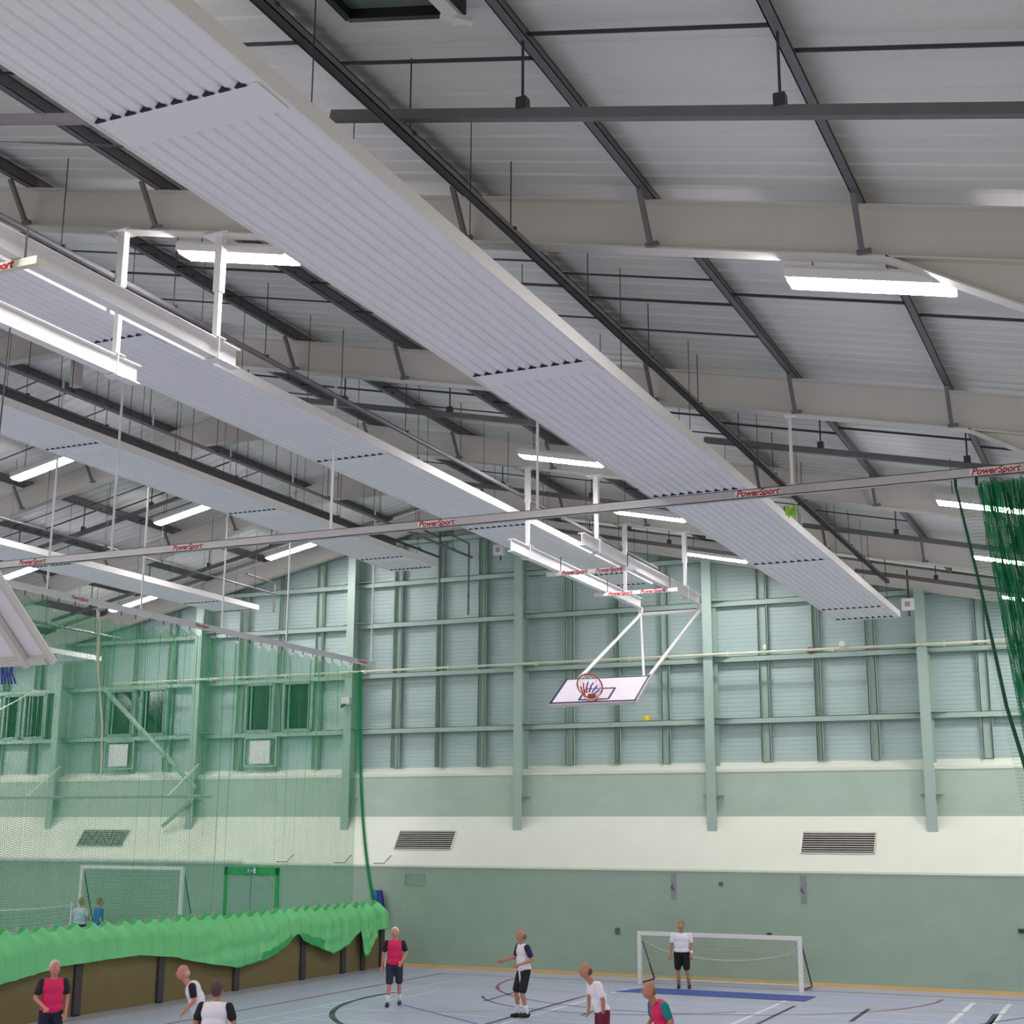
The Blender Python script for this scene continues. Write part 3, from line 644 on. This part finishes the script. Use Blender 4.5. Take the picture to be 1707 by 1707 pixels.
m = MB(); m.tube([(XN+.06,25.0,8.75),(XN+.1,25.05,7.6),(XN+.12,25.35,6.2),(XN+.1,25.45,5.0)], .022, 6); m.tube([(XN+.1,25.0,8.7),(XN+.12,25.1,7.4)], .02, 6); part(m, 'pull_cord', M_cream, t)
# solid skirt, draped over the rebound boards
def skirt(u, v):
    Y = Y0+(38.25-Y0)*u
    c = abs(math.cos(Y/.52*math.pi)); zt = 1.80+.12*c**4; zb_ = bot_skirt(min(37.59,Y))
    q = int((Y-Y0)/.52) % 200
    f = (.03+.035*rnd[q])*(1-2*abs(math.sin(Y/.52*math.pi+.5*v*(rnd[(q//2) % 200]-.5)*math.sin(Y*.9)))**.6)*(1-.3*v)+.022*math.sin(Y*3.1+1.5*math.sin(Y*.7)+1.2*v)+.03*(abs(math.sin(Y*8.3+2.5*math.sin(Y*.8)-1.2*v))**.5-.7)+.016*(abs(math.sin(Y*17+2*math.sin(Y*1.9)+v))**.5-.7)
    k = min(1, v/.45)
    x = XN+.05+(XBD+.22-XN-.05)*math.sin(k*math.pi/2)**.9+.05*max(0,v-.45)
    z = zt+(zb_-zt)*v
    low = max(0, min(1, (1.0-zb_)*2))
    roll = low*.035*math.sin(v*17+Y*2.0+2*math.sin(Y*1.3))*min(1, v*1.5)
    return (x+f*(.35+.65*k)+roll+.04*low*v, Y+.03*math.sin(6*Y+3*v), z)
m = MB(); m.grid(skirt, 900, 34, lambda u, v: (u*26, v))
for i_, f_ in enumerate(m.f):
    j = i_ % 34; Yq = Y0+(38.25-Y0)*(i_//34)/900
    if (j < 2) or (j >= 33 and Yq > 30.5) or (j >= 28 and 31.6 < Yq < 33.0) or (j >= 26 and 33.4 < Yq < 34.6): m.m[i_] = 1
part(m, 'skirt', [M_skirt, M_hem], t, True)

# rebound boards and posts
XBD = -21.52
py = [18.9,21.9,24.95,27.75,30.75,33.8,35.9,37.0,38.1]
for i, Y in enumerate(py):
    m = MB(); m.box((XBD-.05,Y-.11,0),(XBD+.09,Y+.11,1.28)); m.box((XBD-.3,Y-.09,0),(XBD+.09,Y+.09,.02)); o = m.build('board_post', M_post, loc=(XBD,Y,0)); tag(o, 'dark post of the low boards under the green skirt, %s from the end wall' % ORD[len(py)-1-i].replace('nearest','first'), 'post', 'posts of the low boards')
    if i:
        m = MB(); m.box((XBD-.03,py[i-1]+.11,.0),(XBD+.03,Y-.11,1.25)); m.box((XBD-.04,py[i-1]+.11,1.22),(XBD+.045,Y-.11,1.27)); o = m.build('rebound_board', M_olive, loc=(XBD,Y,0)); tag(o, 'olive brown low board panel between dark posts, %s from the end wall' % ORD[len(py)-1-i].replace('nearest','first'), 'board', 'low boards under the green skirt')

# gathered dark net at the right
t = thing('gathered_net', 'dark green net bunched up at the right end of the crossing track', 'net', (-1,YT,4))
m = MB(); 
def bunch(layer):
    def f(u, v):
        x0 = -2.1+2.9*u; x1 = -1.72+2.5*u; a = u*math.pi*(34+layer*7)+layer
        return (x0+(x1-x0)*v/.43+.03*math.sin(a*1.7), YT+.13*math.sin(a)+.07*layer, 8.93-.0*u-8.6*v)
    return f
for l_ in (0,1,2): m.grid(bunch(l_), 330, 22, lambda u, v, l_=l_: (u*7+l_, v*8.6))
part(m, 'net_folds', M_netbunch, t, True)
m = MB(); m.tube([(-2.40,YT-.1,8.9),(-2.38,YT-.1,8.8),(-2.12,YT-.1,7.2),(-1.9,YT-.1,5.6),(-1.70,YT-.1,4.7),(-1.5,YT-.1,2.5),(-1.3,YT-.1,.3)], [.01,.018,.022,.026,.03,.03,.03], 8); part(m, 'edge_rope', mat('dark_green_rope',(20,80,50),.7), t, True)
m = MB(); m.grid(lambda u, v: (-2.38+(1.1)*v**1.0+(.35*u*(1-.5*v)) , YT-.08+.03*math.sin(9*u), 8.6-8.2*v), 20, 20, lambda u, v: (u*.7, v*8)); part(m, 'loose_edge_panel', net_mat('thin_green_netting',(40,140,100),.05,.08,.08), t, True)
m = MB(); m.tube([(-2.38,YT-.05,8.85),(-2.3,YT-.05,8.72),(-2.2,YT-.05,8.62),(-2.14,YT-.05,8.7),(-2.1,YT-.05,8.85)], .012, 6); part(m, 'tie_cord', mat('mint_cord',(150,220,180),.6), t, True)
for x in (-2.4,-2.1): 
    m = MB(); m.box((x-.02,YT-.02,8.88),(x+.02,YT+.02,9.0)); part(m, 'hook', M_black, t)

# ---------------------------------------------------------------- basketball backstops
def backstop(label, ya, yb, s, tilt_top, tilt_bot, frames, near):
    # s=+1: pivot end at yb, board swung towards -y ; s=-1 mirrored
    XL, XRt = -12.42, -10.77; zb = 9.95
    t = thing('basketball_backstop', label, 'basketball backstop', (XL,ya,zb), 'ceiling basketball backstops')
    piv = yb if s > 0 else ya
    for x in (XL,XRt):
        m = MB(); isec(m, (x,ya,zb), (x,yb,zb), .15, .27, .016, .012); part(m, 'beam', M_white, t)
        for Y in frames:
            m = MB(); zt = rz(x); m.box((x-.038,Y-.038,zb+.14),(x+.038,Y+.038,zt-.0)); m.box((x-.055,Y-.055,zt-.8),(x+.055,Y+.055,zt)); m.box((x-.2,Y-.14,zt-.02),(x+.2,Y+.14,zt+.0)); m.box((x-.11,Y-.08,zb-.16),(x+.11,Y+.08,zb-.145)); m.box((x-.11,Y-.08,zb+.14),(x+.11,Y+.08,zb+.155))
            for a in (-.1,.1): m.box((x+a-.008,Y-.07,zb-.16),(x+a+.008,Y-.055,zb+.16))
            q = part(m, 'hanging_post', M_white, t)
    # cross bars
    cbs = ((29.9,.2),(33.0,.0)) if not near else ((10.75,.2),(8.0,.2))
    for Y, dx in cbs:
        m = MB(); m.box((XL-.25,Y-.04,zb-.24),(XRt+.3,Y+.04,zb-.15)); cb = part(m, 'crossbar', M_white if not near else mat('cream_crossbar',(228,220,200),.5), t)
        text('PowerSport', .13, (XRt-.35,Y-.045,zb-.195), (math.pi/2,0,0), cb)
        if not near: text('PowerSport', .13, (XL+.45,Y-.045,zb-.195), (math.pi/2,0,0), cb)
        m = MB()
        for x in (XL,XRt): m.tube([(x+.1,Y,zb-.24),(x+.1,Y,zb+.2)], .012, 6)
        part(m, 'bolt', M_dark, cb)
    TY_, TZ = tilt_top; BY, BZ = tilt_bot
    # swinging frame
    zp = zb-.3
    m = MB(); m.tube([(XL,piv,zp),(XRt,piv,zp)], .05, 10); m.box((XL-.05,piv-.05,zp),(XL+.05,piv+.05,zb-.13)); m.box((XRt-.05,piv-.05,zp),(XRt+.05,piv+.05,zb-.13)); part(m, 'pivot_bar', M_white, t)
    for x, xx in ((XL,XL-.02),(XRt,XRt+.1)):
        m = MB(); m.tube([(x,piv,zp),(xx,TY_+s*.15,TZ+.05)], .045, 10); part(m, 'arm', M_white, t)
    m = MB(); m.tube([(XL,piv,zp),(XRt-.1,TY_+s*.3,TZ)], .03, 10); part(m, 'diagonal_stay', M_white, t)
    # backboard
    XB0, XB1 = -12.72, -10.6
    top = Vector((0,TY_,TZ)); bot = Vector((0,BY,BZ)); upv = (top-bot).normalized(); H = (top-bot).length
    nrm = Vector((0,-s*upv.z, s*upv.y)) if s > 0 else Vector((0, upv.z, -upv.y))
    if nrm.z < 0: nrm = -nrm
    def B(u, h, d): return tuple(Vector((u,0,0))+bot+upv*h+nrm*d)
    bd = MB(); pts = [B(XB0,0,0),B(XB1,0,0),B(XB1,H,0),B(XB0,H,0),B(XB0,0,.03),B(XB1,0,.03),B(XB1,H,.03),B(XB0,H,.03)]
    bd.add(pts, [(0,3,2,1),(4,5,6,7),(0,1,5,4),(1,2,6,5),(2,3,7,6),(3,0,4,7)]); board = part(bd, 'backboard', M_board, t)
    mk = MB(); cx = (XB0+XB1)/2
    def edge_(a, b, w_, d=.034): mk.bar(B(*a,d), B(*b,d), w_, .006, nrm)
    e = .03
    edge_((XB0,e),(XB1,e),.055); edge_((XB0,H-e),(XB1,H-e),.03); edge_((XB0+e,0),(XB0+e,H),.055); edge_((XB1-e,0),(XB1-e,H),.04)
    r0, r1, h0, h1 = cx-.36, cx+.36, .14, .68
    for a, b in (((r0,h0),(r1,h0)),((r0,h1),(r1,h1)),((r0,h0),(r0,h1)),((r1,h0),(r1,h1))): edge_(a, b, .05)
    part(mk, 'marking', M_ink, board)
    bk = MB()
    for x in (XB0+.35,XB1-.35): bk.bar(B(x,0,-.05), B(x,H,-.05), .08, .07, nrm)
    bk.bar(B(XB0+.05,H-.05,-.04), B(XB1-.05,H-.05,-.04), .07, .07, nrm); bk.bar(B(XB0+.05,.06,-.04), B(XB1-.05,.06,-.04), .07, .07, nrm)
    bk.bar(B(XB1-.02,0,-.02), B(XB1-.02,H,-.02), .05, .06, nrm); bk.bar(B(XB0+.02,0,-.02), B(XB0+.02,H,-.02), .05, .06, nrm)
    part(bk, 'back_frame', M_frame, t)
    rm = MB(); R = .30; cc = Vector(B(cx,.10,.10+R)); pts = []
    for k in range(29):
        a = 2*math.pi*k/28; pts.append(cc+Vector((1,0,0))*R*math.sin(a)-nrm*R*math.cos(a))
    rm.tube(pts, .018, 8, False); rm.add([B(cx-.12,.02,.035),B(cx+.12,.02,.035),B(cx+.12,.2,.035),B(cx-.12,.2,.035),B(cx-.09,.1,.2),B(cx+.09,.1,.2),B(cx+.09,.11,.2),B(cx-.09,.11,.2)], [(0,1,5,4),(1,2,6,5),(2,3,7,6),(3,0,4,7),(4,5,6,7)])
    rim = part(rm, 'rim', M_rim, t, True)
    nt = MB(); 
    def netc(u, v, off=0):
        a = 2*math.pi*u; r = R*(1-.55*v); c2 = cc-upv*0+Vector((0,0,-.42*v))*1.0
        p = cc+Vector((1,0,0))*r*math.sin(a)-nrm*r*math.cos(a)*(1-.2*v)-nrm*.0
        return p+Vector((0,0,-.2*v))-nrm*.05*v
    for k in range(12):
        for dr in (1,-1): nt.tube([netc(k/12+dr*j/24*1.0, j/5) for j in range(6)], .007, 5)
    nt.mi = 1
    for k in range(3,6): nt.tube([netc(k/12+j/60, .4+j*.12) for j in range(6)], .016, 5)
    nt.mi = 2
    for k in range(6,9): nt.tube([netc(k/12+j/60, .4+j*.12) for j in range(6)], .016, 5)
    part(nt, 'hoop_net', [mat('white_cord',(230,228,230),.7), mat('blue_cord',(70,70,170),.7), mat('red_cord',(200,30,50),.7)], rim, True)
    if near:
        bn = MB()
        for k_ in range(7): bn.tube([(-11.62+.05*k_, 11.75+.02*(k_ % 3), 5.62), (-11.56+.035*k_, 11.78, 5.48-.02*(k_ % 2)), (-11.6+.05*k_, 11.8, 5.36)], .011, 5)
        part(bn, 'dangling_net', mat('blue_cord',(70,70,170),.7), rim, True)
    return t, XL, XRt, zb
backstop('folded basketball hoop and board hanging in front of the gable', 27.3, 35.8, 1, (31.2,7.42), (30.15,6.74), (28.2,34.6), False)
backstop('nearest basketball board seen from behind at the left edge', 5.4, 14.75, -1, (10.62,6.42), (11.62,5.55), (7.4,14.3), True)
for a, b, lab in (((-12.35,12.3,9.8),(-11.3,11.2,6.0),'thin dark cable dropping from the near beam to the near board'), ((-12.4,9.2,9.8),(-12.3,10.6,6.2),'thin dark cable at the far left of the near board')):
    m = MB(); a = Vector(a); b = Vector(b); m.tube([a, a.lerp(b,.5)+Vector((0,0,-.1)), b], .01, 6); o = m.build('winch_cable', M_dark, loc=a); tag(o, lab, 'cable')
m = MB(); m.tube([(-18,6.5,rz(-18,12.9)),(-12,9.0,10.75),(-7.2,11.3,10.55)], .013, 6); o = m.build('steel_wire', M_dark, loc=(-10,10,11)); tag(o, 'thin dark wire crossing in front of the largest heater', 'wire')

# ---------------------------------------------------------------- goals
def goal(x0, x1, Yf, Yb, H, label, netm, th=.1, side=M_dark):
    t = thing('football_goal', label, 'goal', ((x0+x1)/2,Yf,0), 'football goals')
    m = MB(); m.box((x0-th/2,Yf-.05,0),(x0+th/2,Yf+.05,H)); part(m, 'goal_post', M_white, t)
    m = MB(); m.box((x1-th/2,Yf-.05,0),(x1+th/2,Yf+.05,H)); part(m, 'goal_post', M_white, t)
    m = MB(); m.box((x0+th/2,Yf-.05,H-th),(x1-th/2,Yf+.05,H)); part(m, 'crossbar', M_white, t)
    for x in (x0,x1):
        m = MB(); m.tube([(x,Yf+.05,H-.08),(x,Yb,.05)], .022, 8); m.tube([(x,Yf+.05,.03),(x,Yb,.03)], .02, 8); part(m, 'side_frame', side, t)
    m = MB(); m.tube([(x0,Yb,.03),(x1,Yb,.03)], .02, 8); part(m, 'back_bar', M_white, t)
    m = MB(); D = Yb-Yf
    def f(u, v): return (x0+(x1-x0)*u, Yf+.05+D*min(1,.12*v+.88*v**1.2)-.0, (H-.1)*(1-v)+.03-.16*math.sin(math.pi*v)*math.sin(math.pi*u))
    m.grid(f, 30, 14, lambda u, v: (u*(x1-x0), v*H*1.15))
    for x in (x0,x1):
        m.grid(lambda u, v, x=x: (x, Yf+.05+D*u*v, (H-.1)*(1-v)+.03), 8, 8, lambda u, v: (u*v*D, v*H))
    m.grid(lambda u, v: (x0+(x1-x0)*u, Yb-.3*v+.05*math.sin(20*u), .03+.05*abs(math.sin(31*u))*(1-v)), 40, 3, lambda u, v: (u*(x1-x0), v*.3)); 
    part(m, 'goal_net', netm, t, True)
    return t
g = goal(-13.02, -8.72, 37.05, 38.2, 1.34, 'low white football goal against the green end wall', M_goalnet)
m = MB(); m.tube([(-13.0,37.15,1.12)]+[(-13.0+4.26*u, 37.5+.1*math.sin(math.pi*u), 1.06-.42*math.sin(math.pi*u)**.6) for u in [i/14 for i in range(1,14)]]+[(-8.74,37.15,1.12)], .014, 6); part(m, 'net_rope', M_cream, g, True)
goal(-32.3, -28.3, 37.4, 38.4, 2.8, 'taller white goal behind the green net at the left', M_darknet)
m = MB(); m.prism([(-12.95,34.9),(-8.15,34.9),(-8.15,36.1),(-12.5,36.1)], 'z', .003, .012); o = m.build('goal_mat', mat('dark_blue_mat',(66,84,152),.6), loc=(-10.5,35.5,0)); tag(o, 'dark blue mat lying on the floor in front of the goal', 'mat')
t = thing('badminton_net', 'low net with a white tape behind the green skirt at far left', 'net', (-33.5,35.6,0))
m = MB(); m.grid(lambda u, v: (-33.3-.3*u, 33.4+6.0*u*.999, 1.55+.0*u-.08*math.sin(math.pi*u)-.07*v), 20, 1); part(m, 'tape', M_white, t)
m = MB(); m.grid(lambda u, v: (-33.3-.3*u, 33.4+6.0*u*.86, 1.48-.08*math.sin(math.pi*u)-.65*v), 20, 2, lambda u, v: (u*6,v*.65)); part(m, 'mesh', M_darknet, t)
for u in (0,.84):
    m = MB(); m.tube([(-33.3-.3*u,33.4+6*u,0),(-33.3-.3*u,33.4+6*u,1.57)], .025, 8); part(m, 'net_post', M_white, t)

# ---------------------------------------------------------------- people
SK = dict(pale=(214,160,134), tan=(188,132,104), dark=(150,100,78), ruddy=(206,138,118))
def mixm(name, rgb): return mat('person_'+name, rgb, .75, 0, .04, 20)
def remesh(o, vs):
    md = o.modifiers.new('skin', 'REMESH'); md.mode = 'VOXEL'; md.voxel_size = vs; md.use_smooth_shade = True
    sm = o.modifiers.new('relax', 'SMOOTH'); sm.iterations = 2; sm.factor = .4
def person(label, loc, rot, H=1.75, skin='pale', hair=(150,140,130), hairk='short', tee=(30,30,36), bib=None, shorts=(28,28,34), long_=False, socks=(235,235,235), shoes=(30,34,60),
           lean=0.0, side=0.0, headturn=0.0, headfwd=0.0, larm=None, rarm=None, lleg=None, rleg=None, wide=1.0, band=False, collar=None, stripe=False):
    t = thing('person', label, 'person', loc); k = H/1.75
    t.rotation_euler = (0,0,rot)
    V = lambda *p: Vector(p)*k
    L = dict(pel=V(0,0,.95), hipl=V(.1,0,.92), hipr=V(-.1,0,.92))
    ca, sa = math.cos(lean), math.sin(lean)
    def T(x, y, z):   # torso frame, leaning towards -y
        z -= .95; return Vector((x*1.0+side*z, y*ca-z*sa, .95+z*ca+y*sa*0))*k
    la = larm or ((.25,.02,1.14),(.27,-.06,.88)); ra = rarm or ((-.25,.02,1.14),(-.27,-.06,.88))
    ll = lleg or ((.11,-.02,.50),(.12,.03,.09)); rl = rleg or ((-.11,-.02,.50),(-.12,.03,.09))
    shl, shr = T(.185*wide,0,1.39), T(-.185*wide,0,1.39)
    el, wr_l = T(*la[0]), T(*la[1]); er, wr_r = T(*ra[0]), T(*ra[1])
    kl, al = V(*ll[0]), V(*ll[1]); kr, ar = V(*rl[0]), V(*rl[1])
    neck = T(0,0,1.44); hd = T(0,-.03-headfwd,1.612)
    Rz = Matrix.Rotation(headturn, 3, 'Z')
    ho = lambda x, y, z: hd+Rz@(Vector((x,y,z))*k)
    b = MB()
    b.ell(hd, (.082*k,.103*k,.125*k), rot=Rz); b.ell(ho(0,-.03,-.05), (.055*k,.06*k,.06*k), rot=Rz)
    b.capsule(ho(0,-.09,.01), ho(0,-.112,-.018), .012*k, .016*k); b.ell(ho(0,-.088,-.062), (.026*k,.014*k,.012*k))
    for sx in (-1,1): b.ell(ho(sx*.078,0,-.01), (.012*k,.022*k,.034*k), 8, 6); b.ell(ho(sx*.032,-.082,.012),(.016*k,.012*k,.009*k),8,6)
    b.capsule(neck-Vector((0,0,.05))*k, hd-Vector((0,0,.06))*k, .058*k, .05*k)
    b.ell(T(0,0,1.30), (.165*k*wide,.1*k*wide,.16*k)); b.ell(T(0,0,1.12), (.135*k*wide,.095*k*wide,.15*k)); b.ell(V(0,0,.97), (.14*k*wide,.088*k*wide,.11*k)); b.capsule(shl, shr, .045*k, .045*k)
    for sh, e, wv, sx in ((shl,el,wr_l,1),(shr,er,wr_r,-1)):
        b.capsule(sh, e, .045*k*wide, .037*k*wide**.5); b.capsule(e, wv, .037*k*wide**.5, .025*k)
        d = (wv-e).normalized(); sd = d.cross(Vector((0,1,0)) if abs(d.y) < .9 else Vector((1,0,0))).normalized(); nn = sd.cross(d)
        palm = wv+d*.05*k; b.capsule(wv+d*.02*k, wv+d*.075*k, .028*k, .032*k)
        for q, (off, ln_) in enumerate(((-.03,.062),(-.010,.075),(.010,.07),(.029,.055))):
            f0 = wv+d*.09*k+sd*off*k; f1 = f0+(d*.9+nn*.35*sx).normalized()*ln_*.55*k; f2 = f1+(d*.5+nn*.8*sx).normalized()*ln_*.5*k
            b.capsule(f0, f1, .0095*k, .009*k, 8); b.capsule(f1, f2, .009*k, .008*k, 8)
        th0 = wv+d*.035*k-sd*.026*k; th1 = th0+(d*.6-sd*.75).normalized()*.035*k; th2 = th1+(d*.95-sd*.1).normalized()*.03*k
        b.capsule(th0, th1, .012*k, .011*k, 8); b.capsule(th1, th2, .011*k, .009*k, 8)
    for hp, kn, an in ((L['hipl'],kl,al),(L['hipr'],kr,ar)):
        b.capsule(hp, kn, .078*k*wide, .05*k); b.capsule(kn.lerp(an,.25), kn.lerp(an,.3)+Vector((0,.012,0)), .054*k, .054*k); b.capsule(kn, an, .05*k, .035*k); b.capsule(an, an+Vector((0,-.12,-.05))*k, .035*k, .028*k)
    ob = b.build('body', mixm('skin_'+skin, SK[skin]), t); remesh(ob, .0105)
    ob.location = (0,0,0)
    def cloth(name, mb, m, vs=.016):
        o = mb.build(name, m, t); o.location = (0,0,0); remesh(o, vs); return o
    ey = MB()
    for sx in (-1,1): ey.ell(ho(sx*.032,-.09,.014),(.010*k,.006*k,.006*k),8,6)
    o = ey.build('eyes', mixm('eye',(70,56,52)), t, smooth=True); o.location = (0,0,0)
    def torso(mb, g):
        mb.ell(T(0,0,1.30), ((.178+g)*k*wide,(.118+g)*k*wide,(.155+g)*k)); mb.ell(T(0,0,1.13), ((.168+g)*k*wide,(.125+g)*k*wide,(.19+g)*k)); mb.ell(T(0,.0,.98), ((.18+g)*k*wide,(.13+g)*k*wide,(.11+g)*k)); mb.capsule(T(.12*wide,0,1.385), T(-.12*wide,0,1.385), (.058+g)*k, (.058+g)*k)
    s = MB(); torso(s, 0)
    for sh, e in ((shl,el),(shr,er)): s.capsule(sh, sh.lerp(e,.62), .067*k, .062*k*wide**.5)
    cloth('tshirt', s, mixm('tee_%d_%d_%d' % tee, tee))
    if bib:
        s = MB(); torso(s, .014); cloth('bib', s, mixm('bib_%d_%d_%d' % bib, bib))
    if collar:
        s = MB(); s.tube([neck+Vector((.062*math.cos(a*.5236),.055*math.sin(a*.5236)-.01,-.01-.03*(math.sin(a*.5236) < -.6)))*k for a in range(13)], .012*k, 6); o = s.build('collar', mixm('collar',collar), t, smooth=True); o.location = (0,0,0)
    s = MB(); s.ell(V(0,0,.94), (.172*k*wide,.125*k*wide,.14*k))
    for hp, kn, an in ((L['hipl'],kl,al),(L['hipr'],kr,ar)):
        s.capsule(hp, hp.lerp(kn,.86 if not long_ else 1), .1*k*wide, .088*k*(wide**.5))
        if long_: s.capsule(kn, an+Vector((0,0,.03)), .075*k, .06*k)
    so = cloth('trousers' if long_ else 'shorts', s, mixm('short_%d_%d_%d' % shorts, shorts))
    if stripe:
        s = MB(); s.bar(V(.05,-.135,.92), V(.09,-.125,.66), .05*k, .012*k, (0,-1,0)); o = s.build('stripe', M_white, so); o.location = (0,0,0)
    if hairk != 'bald':
        s = MB(); s.ell(ho(0,.024,.034), (.088*k,.1*k,.108*k), rot=Rz)
        if hairk == 'short': s.ell(ho(0,.04,-.005), (.08*k,.07*k,.09*k), rot=Rz)
    else:
        s = MB(); s.ell(ho(0,.045,-.012), (.087*k,.07*k,.075*k), rot=Rz)
    o = s.build('hair', mixm('hair_%d_%d_%d' % hair, hair), t, smooth=True); o.location = (0,0,0)
    for kn, an in ((kl,al),(kr,ar)):
        s = MB(); s.tube([an+Vector((0,0,-.03))*k, an.lerp(kn,.25), an.lerp(kn,.42)], [.042*k,.044*k,.052*k], 12); o = s.build('sock', mixm('sock_%d_%d_%d' % socks, socks), t, smooth=True); o.location = (0,0,0)
        s = MB(); s.ell(an+Vector((0,-.07,-.035))*k, (.05*k,.14*k,.045*k)); s.ell(an+Vector((0,.0,-.02))*k, (.046*k,.07*k,.06*k)); o = cloth('shoe', s, mixm('shoe_%d_%d_%d' % shoes, shoes), .014)
    if band:
        d = (wr_l-el).normalized(); s = MB(); s.tube([wr_l-d*.09*k, wr_l-d*.01*k], [.04*k,.04*k], 12); o = s.build('wristband', M_white, t, smooth=True); o.location = (0,0,0)
    return t
R = math.radians
PINK = (224,34,96); WH = (236,230,236)
person('white haired player in a pink bib over a black top, walking', (-16.33,29.6,0), R(24), 1.74, 'ruddy', (232,230,228), tee=(20,20,24), bib=PINK, shorts=(40,44,66), shoes=(40,40,96),
       larm=((.27,.0,1.16),(.19,-.24,1.0)), rarm=((-.26,.03,1.14),(-.28,-.02,.88)), lleg=((.12,-.02,.5),(.13,.10,.10)), rleg=((-.10,-.08,.49),(-.13,-.12,.08)), collar=(20,20,24))
person('player in a white bib over navy with black shorts, seen side on', (-12.85,29.05,0), R(-38), 1.83, 'tan', (120,100,86), 'bald', tee=(34,30,66), bib=WH, shorts=(22,22,26), shoes=(26,26,30), lean=.06, headturn=R(-15),
       larm=((.28,.06,1.14),(.20,-.2,1.06)), rarm=((-.27,-.06,1.16),(-.26,-.32,1.12)), lleg=((.12,-.10,.5),(.10,.03,.09)), rleg=((-.08,-.14,.5),(-.10,-.06,.08)), stripe=True)
person('goalkeeper in a white shirt and black shorts standing in the goal mouth', (-11.62,36.3,0), R(12), 1.68, 'tan', (120,96,84), 'short', tee=(244,240,246), shorts=(18,18,20), socks=(150,110,90), shoes=(50,36,40), wide=1.2, band=True,
       rarm=((-.27,.0,1.12),(-.29,-.05,.86)), larm=((.27,.0,1.14),(.27,-.1,.9)), rleg=((-.11,0,.5),(-.09,.0,.09)), lleg=((.13,-.02,.5),(.19,.02,.09)))
person('white haired player in a pink bib at the lower left edge', (-17.0,19.17,0), R(48), 1.74, 'ruddy', (220,196,186), 'short', tee=(34,34,46), bib=PINK, shorts=(26,30,52), long_=True, headturn=R(10), headfwd=.03, lean=.05,
       rarm=((-.27,-.02,1.14),(-.14,-.24,1.02)), larm=((.25,.04,1.14),(.22,-.1,.92)), collar=(60,60,70))
person('bald player in a white bib bending behind another player, lower left', (-14.7,20.1,0), R(-50), 1.74, 'ruddy', (200,170,150), 'bald', tee=(20,20,24), bib=WH, lean=.38, headfwd=.04, larm=((.24,-.05,1.16),(.2,-.25,1.0)))
person('player seen from behind in a white bib with black sleeves, lower left', (-12.55,17.5,0), R(196), 1.74, 'tan', (84,66,64), 'short', tee=(20,20,24), bib=WH, lean=.06, larm=((.29,-.02,1.16),(.27,-.16,.98)), rarm=((-.29,-.02,1.16),(-.27,-.16,.98)), collar=(20,20,24), wide=1.1)
person('player in a plain white shirt and maroon shorts leaning left', (-8.75,23.0,0), R(-52), 1.78, 'tan', (96,72,56), 'bald', tee=(246,240,244), shorts=(110,24,44), lean=.32, headfwd=.05,
       larm=((.24,-.0,1.14),(.16,-.05,.92)), rarm=((-.22,-.1,1.16),(-.12,-.2,.98)))
person('player in a pink bib over a teal shirt, lower right of centre', (-6.9,20.8,0), R(-42), 1.76, 'tan', (128,100,80), 'bald', tee=(0,130,128), bib=PINK, shorts=(30,30,36), lean=.34, headfwd=.05,
       larm=((.26,-.02,1.16),(.2,-.2,1.0)), rarm=((-.25,-.05,1.15),(-.2,-.25,1.02)), collar=(0,130,128))
person('grey haired person in a pale grey shirt behind the green net', (-32.0,37.1,0), R(170), 1.8, 'ruddy', (150,110,96), 'short', tee=(186,200,212), wide=1.5, larm=((.34,-.02,1.16),(.30,-.16,.98)), rarm=((-.34,-.02,1.16),(-.30,-.16,.98)))
person('person in a blue shirt standing behind the net beside another', (-31.35,37.2,0), R(150), 1.8, 'tan', (130,96,66), 'short', tee=(30,86,170), wide=1.3)
